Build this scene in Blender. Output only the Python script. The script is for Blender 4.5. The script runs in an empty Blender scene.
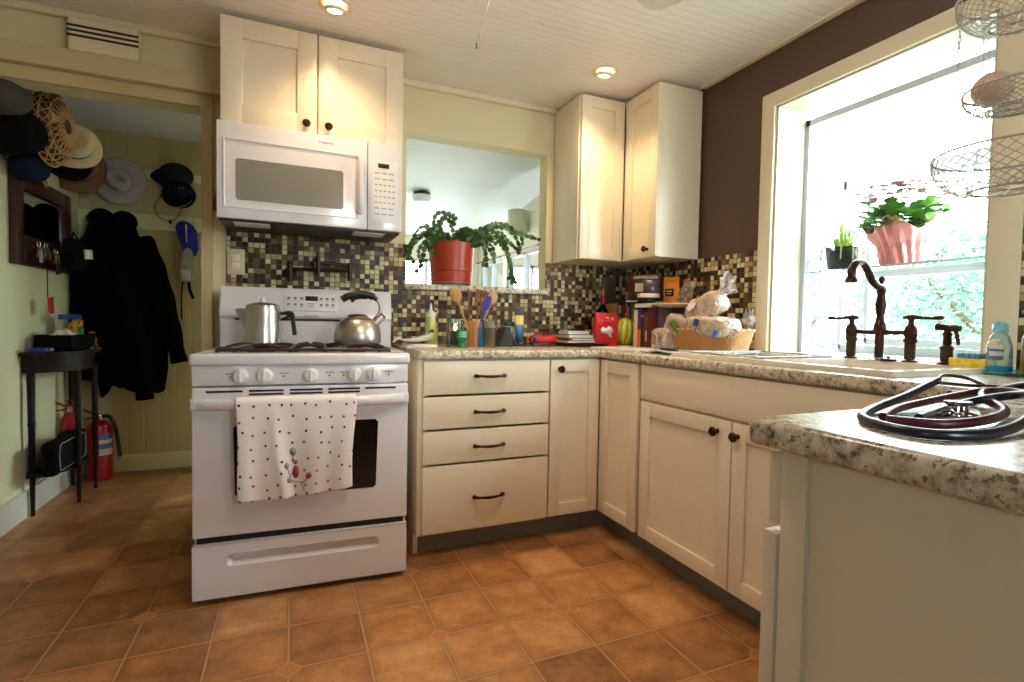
import bpy, bmesh, math, random
from mathutils import Vector, Matrix
RND = random.Random(11)
PI = math.pi
SC = bpy.context.scene
COL = SC.collection

# ---------------------------------------------------------------- materials
def lin(c):
    return tuple((x/12.92 if x <= .04045 else ((x+.055)/1.055)**2.4) for x in [v/255 for v in c]) + (1.0,)

class NT:
    """small node-tree writer"""
    def __init__(s, name):
        s.m = bpy.data.materials.new(name); s.m.use_nodes = True
        s.t = s.m.node_tree; s.t.nodes.clear()
        s.out = s.t.nodes.new('ShaderNodeOutputMaterial')
    def n(s, typ, ins=None, **kw):
        nd = s.t.nodes.new(typ)
        for k, v in kw.items(): setattr(nd, k, v)
        for k, v in (ins or {}).items(): s.put(nd.inputs[k], v)
        return nd
    def put(s, sock, v):
        if isinstance(v, bpy.types.NodeSocket): s.t.links.new(v, sock)
        else: sock.default_value = v
    def math(s, op, a, b=0.0, c=None):
        nd = s.t.nodes.new('ShaderNodeMath'); nd.operation = op
        s.put(nd.inputs[0], a); s.put(nd.inputs[1], b)
        if c is not None: s.put(nd.inputs[2], c)
        return nd.outputs[0]
    def mix(s, f, a, b, typ='MIX'):
        nd = s.t.nodes.new('ShaderNodeMix'); nd.data_type = 'RGBA'; nd.blend_type = typ
        s.put(nd.inputs[0], f); s.put(nd.inputs[6], a); s.put(nd.inputs[7], b)
        return nd.outputs[2]
    def coords(s, kind='Object'):
        return s.n('ShaderNodeTexCoord').outputs[kind]
    def noise(s, scale, vec=None, detail=3, rough=.55):
        nd = s.n('ShaderNodeTexNoise', {'Scale': scale, 'Detail': detail, 'Roughness': rough})
        s.put(nd.inputs['Vector'], vec if vec is not None else s.coords())
        return nd.outputs[0]
    def ramp(s, f, stops, interp='LINEAR'):
        nd = s.n('ShaderNodeValToRGB'); cr = nd.color_ramp; cr.interpolation = interp
        while len(cr.elements) < len(stops): cr.elements.new(.5)
        for e, (p, c) in zip(cr.elements, stops): e.position = p; e.color = c
        s.put(nd.inputs[0], f); return nd.outputs[0]
    def bsdf(s, **k):
        nd = s.t.nodes.new('ShaderNodeBsdfPrincipled')
        for a, b in k.items(): s.put(nd.inputs[a.replace('_', ' ')], b)
        s.t.links.new(nd.outputs[0], s.out.inputs[0]); return nd
    def bump(s, h, strength=.3, dist=.002):
        return s.n('ShaderNodeBump', {'Height': h, 'Strength': strength, 'Distance': dist}).outputs[0]

def M(name, c, rough=.5, metal=0, var=.06, scale=30, bump=0, spec=.5, coat=0, trans=0, emit=0, sheen=0):
    t = NT(name); base = lin(c)
    n = t.noise(scale)
    dark = tuple(x*(1-var) for x in base[:3]) + (1,); light = tuple(min(1, x*(1+var)) for x in base[:3]) + (1,)
    colr = t.ramp(n, [(.3, dark), (.7, light)])
    b = t.bsdf(Base_Color=colr, Roughness=rough, Metallic=metal)
    b.inputs['Specular IOR Level'].default_value = spec
    if coat: b.inputs['Coat Weight'].default_value = coat; b.inputs['Coat Roughness'].default_value = .1
    if trans: b.inputs['Transmission Weight'].default_value = trans
    if sheen: b.inputs['Sheen Weight'].default_value = sheen
    if bump: t.put(b.inputs['Normal'], t.bump(t.noise(scale*4), bump))
    if emit: b.inputs['Emission Color'].default_value = base; b.inputs['Emission Strength'].default_value = emit
    return t.m

def clear(name, c=(255, 255, 255), refl=.35, dens=1.0, rough=.02, body=0.0, bodyc=(255, 255, 255)):
    """thin clear pane or film: see-through plus fresnel reflection, optional translucent body"""
    t = NT(name); n = t.noise(20)
    cc = t.ramp(n, [(0, tuple(x*dens*.98 for x in lin(c)[:3])+(1,)), (1, tuple(x*dens for x in lin(c)[:3])+(1,))])
    tr = t.n('ShaderNodeBsdfTransparent', {'Color': cc})
    gl = t.n('ShaderNodeBsdfGlossy', {'Roughness': rough, 'Color': (1, 1, 1, 1)})
    fr = t.n('ShaderNodeFresnel', {'IOR': 1.45})
    mx = t.n('ShaderNodeMixShader'); t.put(mx.inputs[0], t.math('MULTIPLY', fr.outputs[0], refl/.35))
    t.put(mx.inputs[1], tr.outputs[0]); t.put(mx.inputs[2], gl.outputs[0])
    last = mx.outputs[0]
    if body:
        df = t.n('ShaderNodeBsdfDiffuse', {'Color': lin(bodyc)})
        m2 = t.n('ShaderNodeMixShader'); m2.inputs[0].default_value = body
        t.put(m2.inputs[1], last); t.put(m2.inputs[2], df.outputs[0]); last = m2.outputs[0]
    t.t.links.new(last, t.out.inputs[0]); return t.m

def mosaic(name, axis):
    t = NT(name); sep = t.n('ShaderNodeSeparateXYZ'); t.put(sep.inputs[0], t.coords())
    P = .0245
    def cell(o): 
        v = t.math('MULTIPLY_ADD', o, 1/P, 100.37); return t.math('FLOOR', v), t.math('FRACT', v)
    iu, fu = cell(sep.outputs[axis]); iv, fv = cell(sep.outputs[2])
    cmb = t.n('ShaderNodeCombineXYZ', {'X': iu, 'Y': iv, 'Z': 3.7+axis})
    wn = t.n('ShaderNodeTexWhiteNoise', {'Vector': cmb.outputs[0]}, noise_dimensions='3D')
    stops = [(0, (56, 34, 22)), (.17, (34, 22, 18)), (.30, (88, 62, 38)), (.42, (104, 78, 46)), (.54, (198, 182, 136)), (.68, (170, 150, 98)), (.80, (216, 202, 158)), (.92, (122, 102, 70))]
    colr = t.ramp(wn.outputs[0], [(p, lin(c)) for p, c in stops], 'CONSTANT')
    du = t.math('ABSOLUTE', t.math('SUBTRACT', fu, .5)); dv = t.math('ABSOLUTE', t.math('SUBTRACT', fv, .5))
    d = t.math('MAXIMUM', du, dv); g = t.math('GREATER_THAN', d, .44)
    colr = t.mix(g, colr, lin((92, 78, 58)))
    rg = t.math('MULTIPLY_ADD', g, .4, .38)
    b = t.bsdf(Base_Color=colr, Roughness=rg, Specular_IOR_Level=.3)
    h = t.math('SUBTRACT', 1.0, t.math('SMOOTH_MAX', t.math('MULTIPLY', t.math('SUBTRACT', d, .38), 9.0), 0.0, .2))
    t.put(b.inputs['Normal'], t.bump(h, .5, .002)); return t.m

def floor_mat():
    t = NT('terracotta_vinyl_tile'); sep = t.n('ShaderNodeSeparateXYZ'); t.put(sep.inputs[0], t.coords())
    X0, Y0, PX, PY = -.670, -.705, .2262, .2325
    u = t.math('DIVIDE', t.math('SUBTRACT', sep.outputs[0], X0), PX)
    v = t.math('DIVIDE', t.math('SUBTRACT', sep.outputs[1], Y0), PY)
    iu, iv = t.math('FLOOR', u), t.math('FLOOR', v)
    def edge(a): return t.math('ABSOLUTE', t.math('SUBTRACT', a, t.math('ROUND', a)))
    eu, ev = edge(u), edge(v)
    g = t.math('LESS_THAN', t.math('MINIMUM', eu, ev), .017)
    # accents on every second crossing
    def near2(a): h = t.math('MULTIPLY', a, .5); return t.math('MULTIPLY', edge(h), 2.0)
    dsum = t.math('ADD', near2(u), near2(v))
    acc = t.math('LESS_THAN', dsum, .135); ring = t.math('LESS_THAN', dsum, .185)
    cmb = t.n('ShaderNodeCombineXYZ', {'X': iu, 'Y': iv, 'Z': 1.3})
    wn = t.n('ShaderNodeTexWhiteNoise', {'Vector': cmb.outputs[0]}, noise_dimensions='3D').outputs[0]
    n1 = t.noise(8, detail=8, rough=.70); n2 = t.noise(70, detail=2)
    f = t.math('ADD', t.math('MULTIPLY', n1, .9), t.math('MULTIPLY', t.math('SUBTRACT', wn, .5), .27))
    base = t.ramp(f, [(.18, lin((108, 66, 36))), (.48, lin((174, 120, 72))), (.75, lin((210, 160, 106)))])
    base = t.mix(t.math('MULTIPLY', t.math('GREATER_THAN', n2, .64), .25), base, lin((88, 54, 30)))
    ed = t.math('MINIMUM', eu, ev)
    edge_tone = t.n('ShaderNodeMapRange', {0: ed, 1: 0.0, 2: .16, 3: .35, 4: 0.0}).outputs[0]  # darker brown towards the tile edges
    base = t.mix(edge_tone, base, lin((112, 68, 36)))
    gro = lin((172, 128, 86))
    rim = t.math('MULTIPLY', t.math('LESS_THAN', t.math('MINIMUM', eu, ev), .028), .45)
    base = t.mix(rim, base, lin((84, 50, 28)))
    c = t.mix(g, base, gro); c = t.mix(ring, c, gro); c = t.mix(acc, c, lin((176, 112, 66)))
    b = t.bsdf(Base_Color=c, Roughness=t.math('MULTIPLY_ADD', n1, .25, .27))
    hh = t.math('ADD', t.math('MULTIPLY', t.math('SUBTRACT', 1.0, g), 1.0), t.math('MULTIPLY', n1, .25))
    t.put(b.inputs['Normal'], t.bump(hh, .35, .002)); return t.m

def granite_mat():
    t = NT('speckled_laminate'); co = t.coords()
    n1 = t.noise(48, co, 5, .7); n2 = t.noise(130, co, 3); n3 = t.noise(16, co, 2)
    c = t.ramp(n1, [(.34, lin((84, 70, 56))), (.44, lin((176, 164, 142))), (.60, lin((220, 210, 190)))])
    c = t.mix(t.math('MULTIPLY', t.math('GREATER_THAN', n2, .60), .75), c, lin((78, 62, 48)))
    c = t.mix(t.math('MULTIPLY', t.math('GREATER_THAN', n3, .60), .22), c, lin((150, 128, 98)))
    t.bsdf(Base_Color=c, Roughness=.22); return t.m

def beadboard(name, c, axis, pitch, rough=.5):
    t = NT(name); sep = t.n('ShaderNodeSeparateXYZ'); t.put(sep.inputs[0], t.coords())
    f = t.math('FRACT', t.math('MULTIPLY', sep.outputs[axis], 1/pitch))
    d = t.math('ABSOLUTE', t.math('SUBTRACT', f, .5))
    n = t.noise(5); base = lin(c)
    colr = t.ramp(n, [(.3, tuple(x*.95 for x in base[:3])+(1,)), (.7, base)])
    b = t.bsdf(Base_Color=colr, Roughness=rough)
    t.put(b.inputs['Normal'], t.bump(t.math('MINIMUM', t.math('MULTIPLY', d, 7.0), 1.0), .55, .003)); return t.m

def dotted_cloth():
    t = NT('star_print_cotton'); co = t.coords('UV')
    vo = t.n('ShaderNodeTexVoronoi', {'Scale': 9.2, 'Randomness': .42}); vo.voronoi_dimensions = '2D'
    t.put(vo.inputs['Vector'], co)
    dot = t.math('LESS_THAN', vo.outputs['Distance'], .098)
    sepc = t.n('ShaderNodeSeparateColor'); t.put(sepc.inputs[0], vo.outputs['Color'])
    pick = t.math('GREATER_THAN', sepc.outputs[0], .5)
    dc = t.mix(pick, lin((176, 30, 42)), lin((40, 42, 104)))
    c = t.mix(dot, lin((242, 236, 232)), dc)
    b = t.bsdf(Base_Color=c, Roughness=.9)
    t.put(b.inputs['Normal'], t.bump(t.noise(220), .2, .001)); return t.m

def wicker(name, c1, c2, s=60):
    t = NT(name); sep = t.n('ShaderNodeSeparateXYZ'); t.put(sep.inputs[0], t.coords())
    a = t.math('SINE', t.math('MULTIPLY', t.math('ADD', sep.outputs[1], sep.outputs[0]), s*6.28))
    b_ = t.math('SINE', t.math('MULTIPLY', sep.outputs[2], s*6.28))
    w = t.math('MULTIPLY', a, b_)
    c = t.ramp(t.math('MULTIPLY_ADD', w, .5, .5), [(.2, lin(c1)), (.8, lin(c2))])
    b = t.bsdf(Base_Color=c, Roughness=.55); t.put(b.inputs['Normal'], t.bump(w, .6, .003)); return t.m

def wood(name, c1, c2, scale=4, rough=.45, spec=.5):
    t = NT(name); mp = t.n('ShaderNodeMapping', {'Scale': (14, 14, 1.5)}); t.put(mp.inputs[0], t.coords())
    n = t.noise(scale, mp.outputs[0], 4)
    t.bsdf(Base_Color=t.ramp(n, [(.3, lin(c1)), (.7, lin(c2))]), Roughness=rough, Specular_IOR_Level=spec); return t.m

def bands(name, axis, stops, rough=.4, interp='CONSTANT'):
    """printed bands of colour along one axis of the thing's own generated box"""
    t = NT(name); sep = t.n('ShaderNodeSeparateXYZ'); t.put(sep.inputs[0], t.coords('Generated'))
    t.bsdf(Base_Color=t.ramp(sep.outputs[axis], [(p, lin(c)) for p, c in stops], interp), Roughness=rough); return t.m

def speckle(name, c1, c2, scale, thr, rough=.5):
    t = NT(name); n = t.noise(scale, detail=4)
    t.bsdf(Base_Color=t.ramp(n, [(thr-.04, lin(c1)), (thr+.04, lin(c2))]), Roughness=rough); return t.m

m_cab = M('cream_cabinet_paint', (228, 216, 190), .32, var=.02)
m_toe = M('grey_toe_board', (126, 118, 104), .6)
m_wall = M('pale_yellow_wall_paint', (218, 208, 170), .6, var=.02, scale=4)
m_wall2 = M('cream_wall_paint', (226, 222, 204), .6, var=.02, scale=4)
m_tan = M('tan_trim_paint', (196, 178, 134), .5, var=.03, scale=5)
m_brown = M('chocolate_wall_paint', (78, 52, 36), .38, var=.05, scale=3)
m_trim = M('cream_window_trim', (226, 214, 186), .4, var=.02)
m_white = M('white_enamel', (228, 225, 227), .18, var=.01, coat=.4)
m_whiteplastic = M('white_plastic', (228, 226, 222), .35, var=.02)
m_vinyl = M('white_vinyl_frame', (188, 194, 202), .35, var=.02)
m_black = M('black_plastic', (16, 15, 15), .4)
m_gloss = M('black_glass', (10, 11, 12), .06, spec=.6)
m_bronze = M('oil_rubbed_bronze', (58, 36, 27), .3, metal=.75, var=.25, scale=40)
m_steel = M('brushed_steel', (186, 180, 172), .36, metal=1, var=.06, scale=80)
m_alu = M('dull_aluminium', (196, 194, 190), .3, metal=1, var=.05)
m_chrome = M('chrome', (215, 215, 215), .1, metal=1, var=.02)
m_iron = M('cast_iron_enamel', (46, 30, 27), .3, var=.2, spec=.6)
m_grate = M('burner_black', (26, 25, 27), .45)
m_floor = floor_mat(); m_granite = granite_mat()
m_mosx = mosaic('glass_mosaic_back', 0); m_mosy = mosaic('glass_mosaic_side', 1)
m_ceil = beadboard('white_beadboard', (244, 238, 232), 1, .041)
m_ceil2 = M('white_plaster', (238, 242, 248), .7, var=.02, scale=3)
m_bead = beadboard('cream_beadboard', (204, 190, 144), 0, .09)
m_mud = M('pale_green_wall', (226, 224, 184), .6, var=.03, scale=3)
m_base = M('white_baseboard', (220, 216, 200), .45, var=.03)
m_pane = clear('window_glass', (246, 252, 250))
m_darkwood = wood('dark_walnut', (22, 12, 9), (42, 24, 16), 3, .5, .2)
m_mirrorwood = wood('mahogany', (44, 18, 11), (66, 28, 17), 3, .3)
m_mirror = M('mirror_glass', (225, 230, 228), .03, metal=1, var=0.01)
m_coat = M('black_wool', (7, 7, 8), .95, var=.3, scale=14, bump=.2, spec=.08)
m_red = M('red_enamel', (176, 18, 20), .3, coat=.3)
m_foliage = M('leaf_green', (46, 78, 28), .45, var=.35, scale=25)
m_leafd = M('cactus_green', (54, 86, 36), .4, var=.4, scale=40)
m_terra = M('terracotta_red_plastic', (160, 52, 26), .35, var=.04)
m_soil = M('dark_soil', (40, 28, 20), .95, bump=.6)
m_rubber = M('navy_rubber', (14, 17, 34), .28, spec=.6)
m_maroon = M('maroon_rubber', (74, 8, 24), .3, spec=.6)

# ---------------------------------------------------------------- mesh helpers
class G:
    def __init__(s): s.b = bmesh.new(); s.mats = []
    def _new(s, fn):
        nv = len(s.b.verts); nf = len(s.b.faces); r = fn(); s.b.verts.ensure_lookup_table(); s.b.faces.ensure_lookup_table()
        return s.b.verts[nv:], s.b.faces[nf:]
    def mat(s, m, faces):
        if m not in s.mats: s.mats.append(m)
        i = s.mats.index(m)
        for f in faces: f.material_index = i
    def box(s, a, c, bev=0, seg=2, m=None, X=None):
        tmp = bmesh.new(); bmesh.ops.create_cube(tmp, size=1)
        lo = [min(p, q) for p, q in zip(a, c)]; hi = [max(p, q) for p, q in zip(a, c)]
        for v in tmp.verts: v.co = Vector([l+(k+.5)*(h-l) for k, l, h in zip(v.co, lo, hi)])
        if bev: bmesh.ops.bevel(tmp, geom=tmp.edges[:], offset=min(bev, .49*min(h-l for l, h in zip(lo, hi))), segments=seg, affect='EDGES', profile=.6)
        return s.add(tmp, m, X)
    def add(s, tmp, m=None, X=None):
        if X is not None: tmp.transform(X)
        me = bpy.data.meshes.new('t'); tmp.to_mesh(me); tmp.free()
        nf = len(s.b.faces); s.b.from_mesh(me); bpy.data.meshes.remove(me); s.b.faces.ensure_lookup_table()
        fs = s.b.faces[nf:]
        if m: s.mat(m, fs)
        return s
    def surf(s, fn, nu, nv, cu=False, cv=False, m=None, uv=False):
        b = s.b; vs = [[b.verts.new(fn(i/(nu if cu else nu-1), j/(nv if cv else nv-1))) for j in range(nv)] for i in range(nu)]
        fs = []
        lay = b.loops.layers.uv.verify() if uv else None
        for i in range(nu if cu else nu-1):
            for j in range(nv if cv else nv-1):
                q = [vs[i][j], vs[(i+1) % nu][j], vs[(i+1) % nu][(j+1) % nv], vs[i][(j+1) % nv]]
                try: f = b.faces.new(q)
                except ValueError: continue
                if uv:
                    for l, (a, c) in zip(f.loops, [(i, j), (i+1, j), (i+1, j+1), (i, j+1)]): l[lay].uv = (a/(nu-1), c/(nv-1))
                fs.append(f)
        if m: s.mat(m, fs)
        return vs
    def lathe(s, prof, c=(0, 0, 0), n=28, m=None, X=None):
        tmp = G(); c = Vector(c)
        tmp.surf(lambda u, v: c+Vector((prof[min(len(prof)-1, round(v*(len(prof)-1)))][0]*math.cos(2*PI*u), prof[min(len(prof)-1, round(v*(len(prof)-1)))][0]*math.sin(2*PI*u), prof[min(len(prof)-1, round(v*(len(prof)-1)))][1])), n, len(prof), cu=True)
        bmesh.ops.remove_doubles(tmp.b, verts=tmp.b.verts[:], dist=1e-6)
        return s.add(tmp.b, m, X)
    def cyl(s, p0, p1, r0, r1=None, n=20, m=None, bev=0):
        p0, p1 = Vector(p0), Vector(p1); r1 = r0 if r1 is None else r1; L = (p1-p0).length
        q = (p1-p0).to_track_quat('Z', 'Y').to_matrix().to_4x4()
        prof = [(0, 0), (r0-bev, 0), (r0, bev), (r1, L-bev), (r1-bev, L), (0, L)] if bev else [(0, 0), (r0, 0), (r1, L), (0, L)]
        return s.lathe(prof, n=n, m=m, X=Matrix.Translation(p0) @ q)
    def tube(s, pts, r, n=8, m=None, closed=False, flat=1.0):
        pts = [Vector(p) for p in pts]; N = len(pts)
        rr = r if isinstance(r, (list, tuple)) else [r]*N
        T = [((pts[(i+1) % N]-pts[i-1]) if closed else (pts[min(i+1, N-1)]-pts[max(i-1, 0)])).normalized() for i in range(N)]
        up = Vector((0, 0, 1)) if abs(T[0].z) < .9 else Vector((1, 0, 0))
        nrm = (up-T[0]*up.dot(T[0])).normalized(); rings = []
        for i in range(N):
            nrm = (nrm-T[i]*nrm.dot(T[i])).normalized(); bi = T[i].cross(nrm)
            rings.append([s.b.verts.new(pts[i]+(nrm*math.cos(2*PI*k/n)*flat+bi*math.sin(2*PI*k/n))*rr[i]) for k in range(n)])
        fs = []
        for i in range(N if closed else N-1):
            for k in range(n): fs.append(s.b.faces.new([rings[i][k], rings[i][(k+1) % n], rings[(i+1) % N][(k+1) % n], rings[(i+1) % N][k]]))
        if not closed: fs += [s.b.faces.new(rings[0][::-1]), s.b.faces.new(rings[-1])]
        if m: s.mat(m, fs)
        return s
    def ell(s, c, r, n=16, m=None, X=None):
        tmp = bmesh.new(); bmesh.ops.create_uvsphere(tmp, u_segments=n, v_segments=max(6, n//2), radius=1)
        for v in tmp.verts: v.co = Vector(c)+Vector((v.co.x*r[0], v.co.y*r[1], v.co.z*r[2])) if X is None else Vector((v.co.x*r[0], v.co.y*r[1], v.co.z*r[2]))
        return s.add(tmp, m, (Matrix.Translation(c) @ X) if X is not None else None)
    def prism(s, poly, fn, d0, d1, m=None, bev=0):
        """poly of (a,b); fn(a,b,d) -> point"""
        tmp = bmesh.new()
        lo = [tmp.verts.new(fn(a, b, d0)) for a, b in poly]; hi = [tmp.verts.new(fn(a, b, d1)) for a, b in poly]
        n = len(poly); tmp.faces.new(lo[::-1]); tmp.faces.new(hi)
        for i in range(n): tmp.faces.new([lo[i], lo[(i+1) % n], hi[(i+1) % n], hi[i]])
        if bev: bmesh.ops.bevel(tmp, geom=tmp.edges[:], offset=bev, segments=2, affect='EDGES')
        return s.add(tmp, m)
    def done(s, name, mat=None, parent=None, world=False, loc=None, rot=None, ang=38, solid=0, fixn=True):
        b = s.b
        if fixn: bmesh.ops.recalc_face_normals(b, faces=b.faces[:])
        if parent is not None and world: b.transform(RM[parent].inverted())
        me = bpy.data.meshes.new(name); b.to_mesh(me); b.free()
        ml = list(s.mats)
        if not ml: me.materials.append(mat)
        else:
            for m in ml: me.materials.append(m)
        for p in me.polygons: p.use_smooth = True
        me.set_sharp_from_angle(angle=math.radians(ang))
        o = bpy.data.objects.new(name, me); COL.objects.link(o)
        if parent is not None: o.parent = parent
        if loc is not None: o.location = loc
        if rot is not None: o.rotation_euler = rot
        RM[o] = Matrix.LocRotScale(o.location, o.rotation_euler, None) if parent is None else RM[parent].copy()
        if solid:
            md = o.modifiers.new('thickness', 'SOLIDIFY'); md.thickness = solid; md.offset = 0
        return o
RM = {}
def thing(name, label, cat, loc=(0, 0, 0), rz=0, group=None, rot=None):
    o = bpy.data.objects.new(name, None); COL.objects.link(o); o.empty_display_size = .05
    o.location = loc; o.rotation_euler = rot if rot else (0, 0, rz)
    RM[o] = Matrix.LocRotScale(Vector(loc), o.rotation_euler, None)
    return tag(o, label, cat, group)
def tag(o, label, cat, group=None, kind=None):
    o['label'] = label; o['category'] = cat
    if group: o['group'] = group
    if kind: o['kind'] = kind
    return o
def struct(o, label=None, cat=None):
    o['kind'] = 'structure'
    if label: o['label'] = label
    if cat: o['category'] = cat
    return o
def base_of(o, loc):
    """a thing that is one mesh gets its origin at its own base"""
    d = Vector(loc); o.data.transform(Matrix.Translation(-d)); o.location = d; RM[o] = Matrix.Translation(d); return o
def copy_tree(o, parent=None):
    c = o.copy(); COL.objects.link(c); c.parent = parent; RM[c] = RM[o].copy()
    for ch in list(o.children): copy_tree(ch, c)
    return c
def text_mesh(name, txt, size, mat, parent, X, depth=.0004):
    cu = bpy.data.curves.new('t', 'FONT'); cu.body = txt; cu.size = size; cu.extrude = depth; cu.align_x = 'CENTER'; cu.align_y = 'CENTER'; cu.resolution_u = 2
    to = bpy.data.objects.new('t', cu); COL.objects.link(to)
    me = bpy.data.meshes.new_from_object(to.evaluated_get(bpy.context.evaluated_depsgraph_get()))
    bpy.data.objects.remove(to); bpy.data.curves.remove(cu)
    me.transform(X); me.materials.clear(); me.materials.append(mat)
    o = bpy.data.objects.new(name, me); COL.objects.link(o); o.parent = parent; RM[o] = RM[parent].copy() if parent else Matrix()
    return o
def frame(o, u, n, z=(0, 0, 1)):
    """matrix: local x->u, y->n (outward), z->z"""
    u, n, z = Vector(u), Vector(n), Vector(z)
    return Matrix(((u.x, n.x, z.x, o[0]), (u.y, n.y, z.y, o[1]), (u.z, n.z, z.z, o[2]), (0, 0, 0, 1)))
def arc(c, r, a0, a1, n, f):
    return [f(c[0]+r*math.cos(a0+(a1-a0)*i/(n-1)), c[1]+r*math.sin(a0+(a1-a0)*i/(n-1))) for i in range(n)]
def aim(d, face=(0, -1, 0)):
    z = Vector(d).normalized(); y = -Vector(face); y = (y-z*y.dot(z)).normalized(); x = y.cross(z)
    return Matrix(((x.x, y.x, z.x, 0), (x.y, y.y, z.y, 0), (x.z, y.z, z.z, 0), (0, 0, 0, 1)))
def spline(P, n=8):
    P = [Vector(p) for p in P]; out = []
    for i in range(len(P)-1):
        p0, p1, p2, p3 = P[max(i-1, 0)], P[i], P[i+1], P[min(i+2, len(P)-1)]
        for k in range(n):
            t = k/n; out.append(.5*((2*p1)+(-p0+p2)*t+(2*p0-5*p1+4*p2-p3)*t*t+(-p0+3*p1-3*p2+p3)*t**3))
    out.append(P[-1]); return out

# ---------------------------------------------------------------- the setting
ZC = 2.295                         # kitchen ceiling
XL, YR = -3.265, -4.7              # left wall, rear wall
g = G(); g.box((XL-.1, YR-.1, -.05), (.5, 4.15, 0)); struct(g.done('floor', m_floor), 'brown square tile floor with small clipped accent tiles', 'floor')
g = G(); g.box((-2.24, .13, .0005), (.34, 3.99, .004)); struct(g.done('floor_sunroom', M('pale_bounce_floor', (214, 206, 190), .5)), 'unseen pale sunroom floor added to bounce light up', 'floor')  # thin unseen sheet, added pale to brighten the sunroom by bounce
g = G(); g.box((XL-.1, YR-.1, ZC), (.14, .1, ZC+.05)); struct(g.done('ceiling', m_ceil), 'white beadboard kitchen ceiling', 'ceiling')
# back wall with the wide doorway at its left and the pass-through
g = G()
g.box((-2.405, 0, 0), (-1.464, .1, 2.03)); g.box((-1.464, 0, 0), (-.626, .1, 1.19)); g.box((-.626, 0, 0), (.14, .1, 2.03))
g.box((-2.405, 0, 2.03), (.14, .1, ZC)); g.box((XL, 0, 1.985), (-2.405, .1, ZC))
wall_back = struct(g.done('wall_back', m_wall), 'pale yellow back wall with pass-through opening', 'wall')
g = G(); g.box((-2.304, -.012, .02), (-1.531, 0, 1.434)); g.box((-1.531, -.012, .903), (-1.464, 0, 1.434)); g.box((-1.464, -.012, .903), (-.626, 0, 1.196)); g.box((-.626, -.012, .903), (-.0125, 0, 1.386))
g.done('tile_backsplash', m_mosx, wall_back)['label'] = 'brown and cream glass mosaic tiles'
g = G(); g.box((-1.475, -.035, 1.196), (-.622, .115, 1.229), .006); struct(g.done('trim_1', m_granite), 'speckled ledge of the pass-through', 'sill')
# doorway header box with a ledge, casing and crown strips
g = G(); g.box((XL, -.06, 2.04), (-2.31, -.001, 2.122), .004); g.box((XL, -.022, 1.985), (-2.405, -.001, 2.0395)); g.box((-2.36, -.022, 0.0), (-2.405, -.001, 2.0395))
struct(g.done('trim_2', m_tan), 'tan ledge over the mudroom doorway', 'trim')
g = G(); g.box((XL, -.03, ZC-.03), (-.585, -.001, ZC), .006); struct(g.done('trim_3', m_trim), 'cream strip along the top of the back wall', 'trim')
g = G(); g.box((-.035, YR, ZC-.012), (-.001, -.61, ZC), .004); struct(g.done('trim_4', m_trim), 'cream strip along the top of the brown wall', 'trim')
# right wall: brown, with the garden window and, out of view, a second window
WY0, WY1, WZ0, WZ1 = -1.06, -1.865, .90, 2.03
g = G()
g.box((0, .1, 0), (.14, WY0, ZC)); g.box((0, WY0, 0), (.14, WY1, WZ0)); g.box((0, WY0, WZ1), (.14, WY1, ZC)); g.box((0, WY1, 0), (.14, YR-.1, ZC))
wall_right = struct(g.done('wall_right', m_brown), 'chocolate brown wall around the garden window', 'wall')
g = G(); g.box((-.012, -.001, .903), (0, -.993, 1.386)); g.box((-.012, -1.945, .903), (0, -3.0, 1.386))
g.done('tile_backsplash', m_mosy, wall_right)['label'] = 'brown and cream glass mosaic tiles'
g = G()
g.box((-.02, -.993, .89), (0, -1.06, 2.0905), .003); g.box((-.02, -1.865, .89), (0, -1.945, 2.0905), .003); g.box((-.02, -1.06, 2.027), (0, -1.865, 2.0905), .003)
struct(g.done('trim_5', m_trim), 'cream casing of the garden window', 'window casing')
# garden window: white jamb liner, projecting frame, panes, glass shelf
win = bpy.data.objects.new('window_1', None); COL.objects.link(win); RM[win] = Matrix(); struct(win, 'projecting white garden window over the sink', 'window')
FX, YA, YB = .46, -1.075, -1.85
g = G()
g.box((-.006, WY0, WZ0), (.20, WY0-.012, WZ1)); g.box((-.006, WY1, WZ0), (.20, WY1+.012, WZ1)); g.box((-.006, WY0, WZ1-.012), (.20, WY1, WZ1)); g.box((-.006, WY0, WZ0-.01), (FX, WY1, WZ0+.012))
g.done('jamb_liner', M('cream_jamb_paint', (186, 186, 168), .45, var=.02), win)
g = G(); s_ = .011
for y in (YA, YB):
    g.box((FX-s_, y-s_, WZ0), (FX+s_, y+s_, 1.74)); g.box((.17, y-.018, WZ0), (.20, y+.018, 1.985))
    g.tube([(FX, y, 1.74), (.19, y, 1.97)], .012, 4)
    g.box((.19, y-s_, WZ0), (FX, y+s_, WZ0+.03))
g.box((FX-s_, YA, WZ0), (FX+s_, YB, WZ0+.05)); g.box((FX-s_, YA, 1.70), (FX+s_, YB, 1.74)); g.box((.17, YA, 1.955), (.20, YB, 1.985))
g.done('outer_frame', m_vinyl, win)
g = G(); yc = -1.205
for y in (yc, YB+.03): g.box((FX-.02, y-.010, .96), (FX+.012, y+.010, 1.69))
g.box((FX-.02, yc, 1.675), (FX+.012, YB+.03, 1.692)); g.box((FX-.02, yc, .955), (FX+.012, YB+.03, .985)); g.box((FX-.02, yc, 1.262), (FX+.012, YB+.03, 1.315))
g.done('casement_frame', m_vinyl, win)
g = G()
g.surf(lambda u, v: (FX, YA+(YB-YA)*u, .95+.75*v), 2, 2); g.surf(lambda u, v: (FX-(FX-.19)*v, YA+(YB-YA)*u, 1.74+.23*v), 2, 2)
for y in (YA, YB): g.b.faces.new([g.b.verts.new((.2, y, .93)), g.b.verts.new((FX, y, .93)), g.b.verts.new((FX, y, 1.72)), g.b.verts.new((.2, y, 1.95))])
g.done('pane', m_pane, win, fixn=False)
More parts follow.
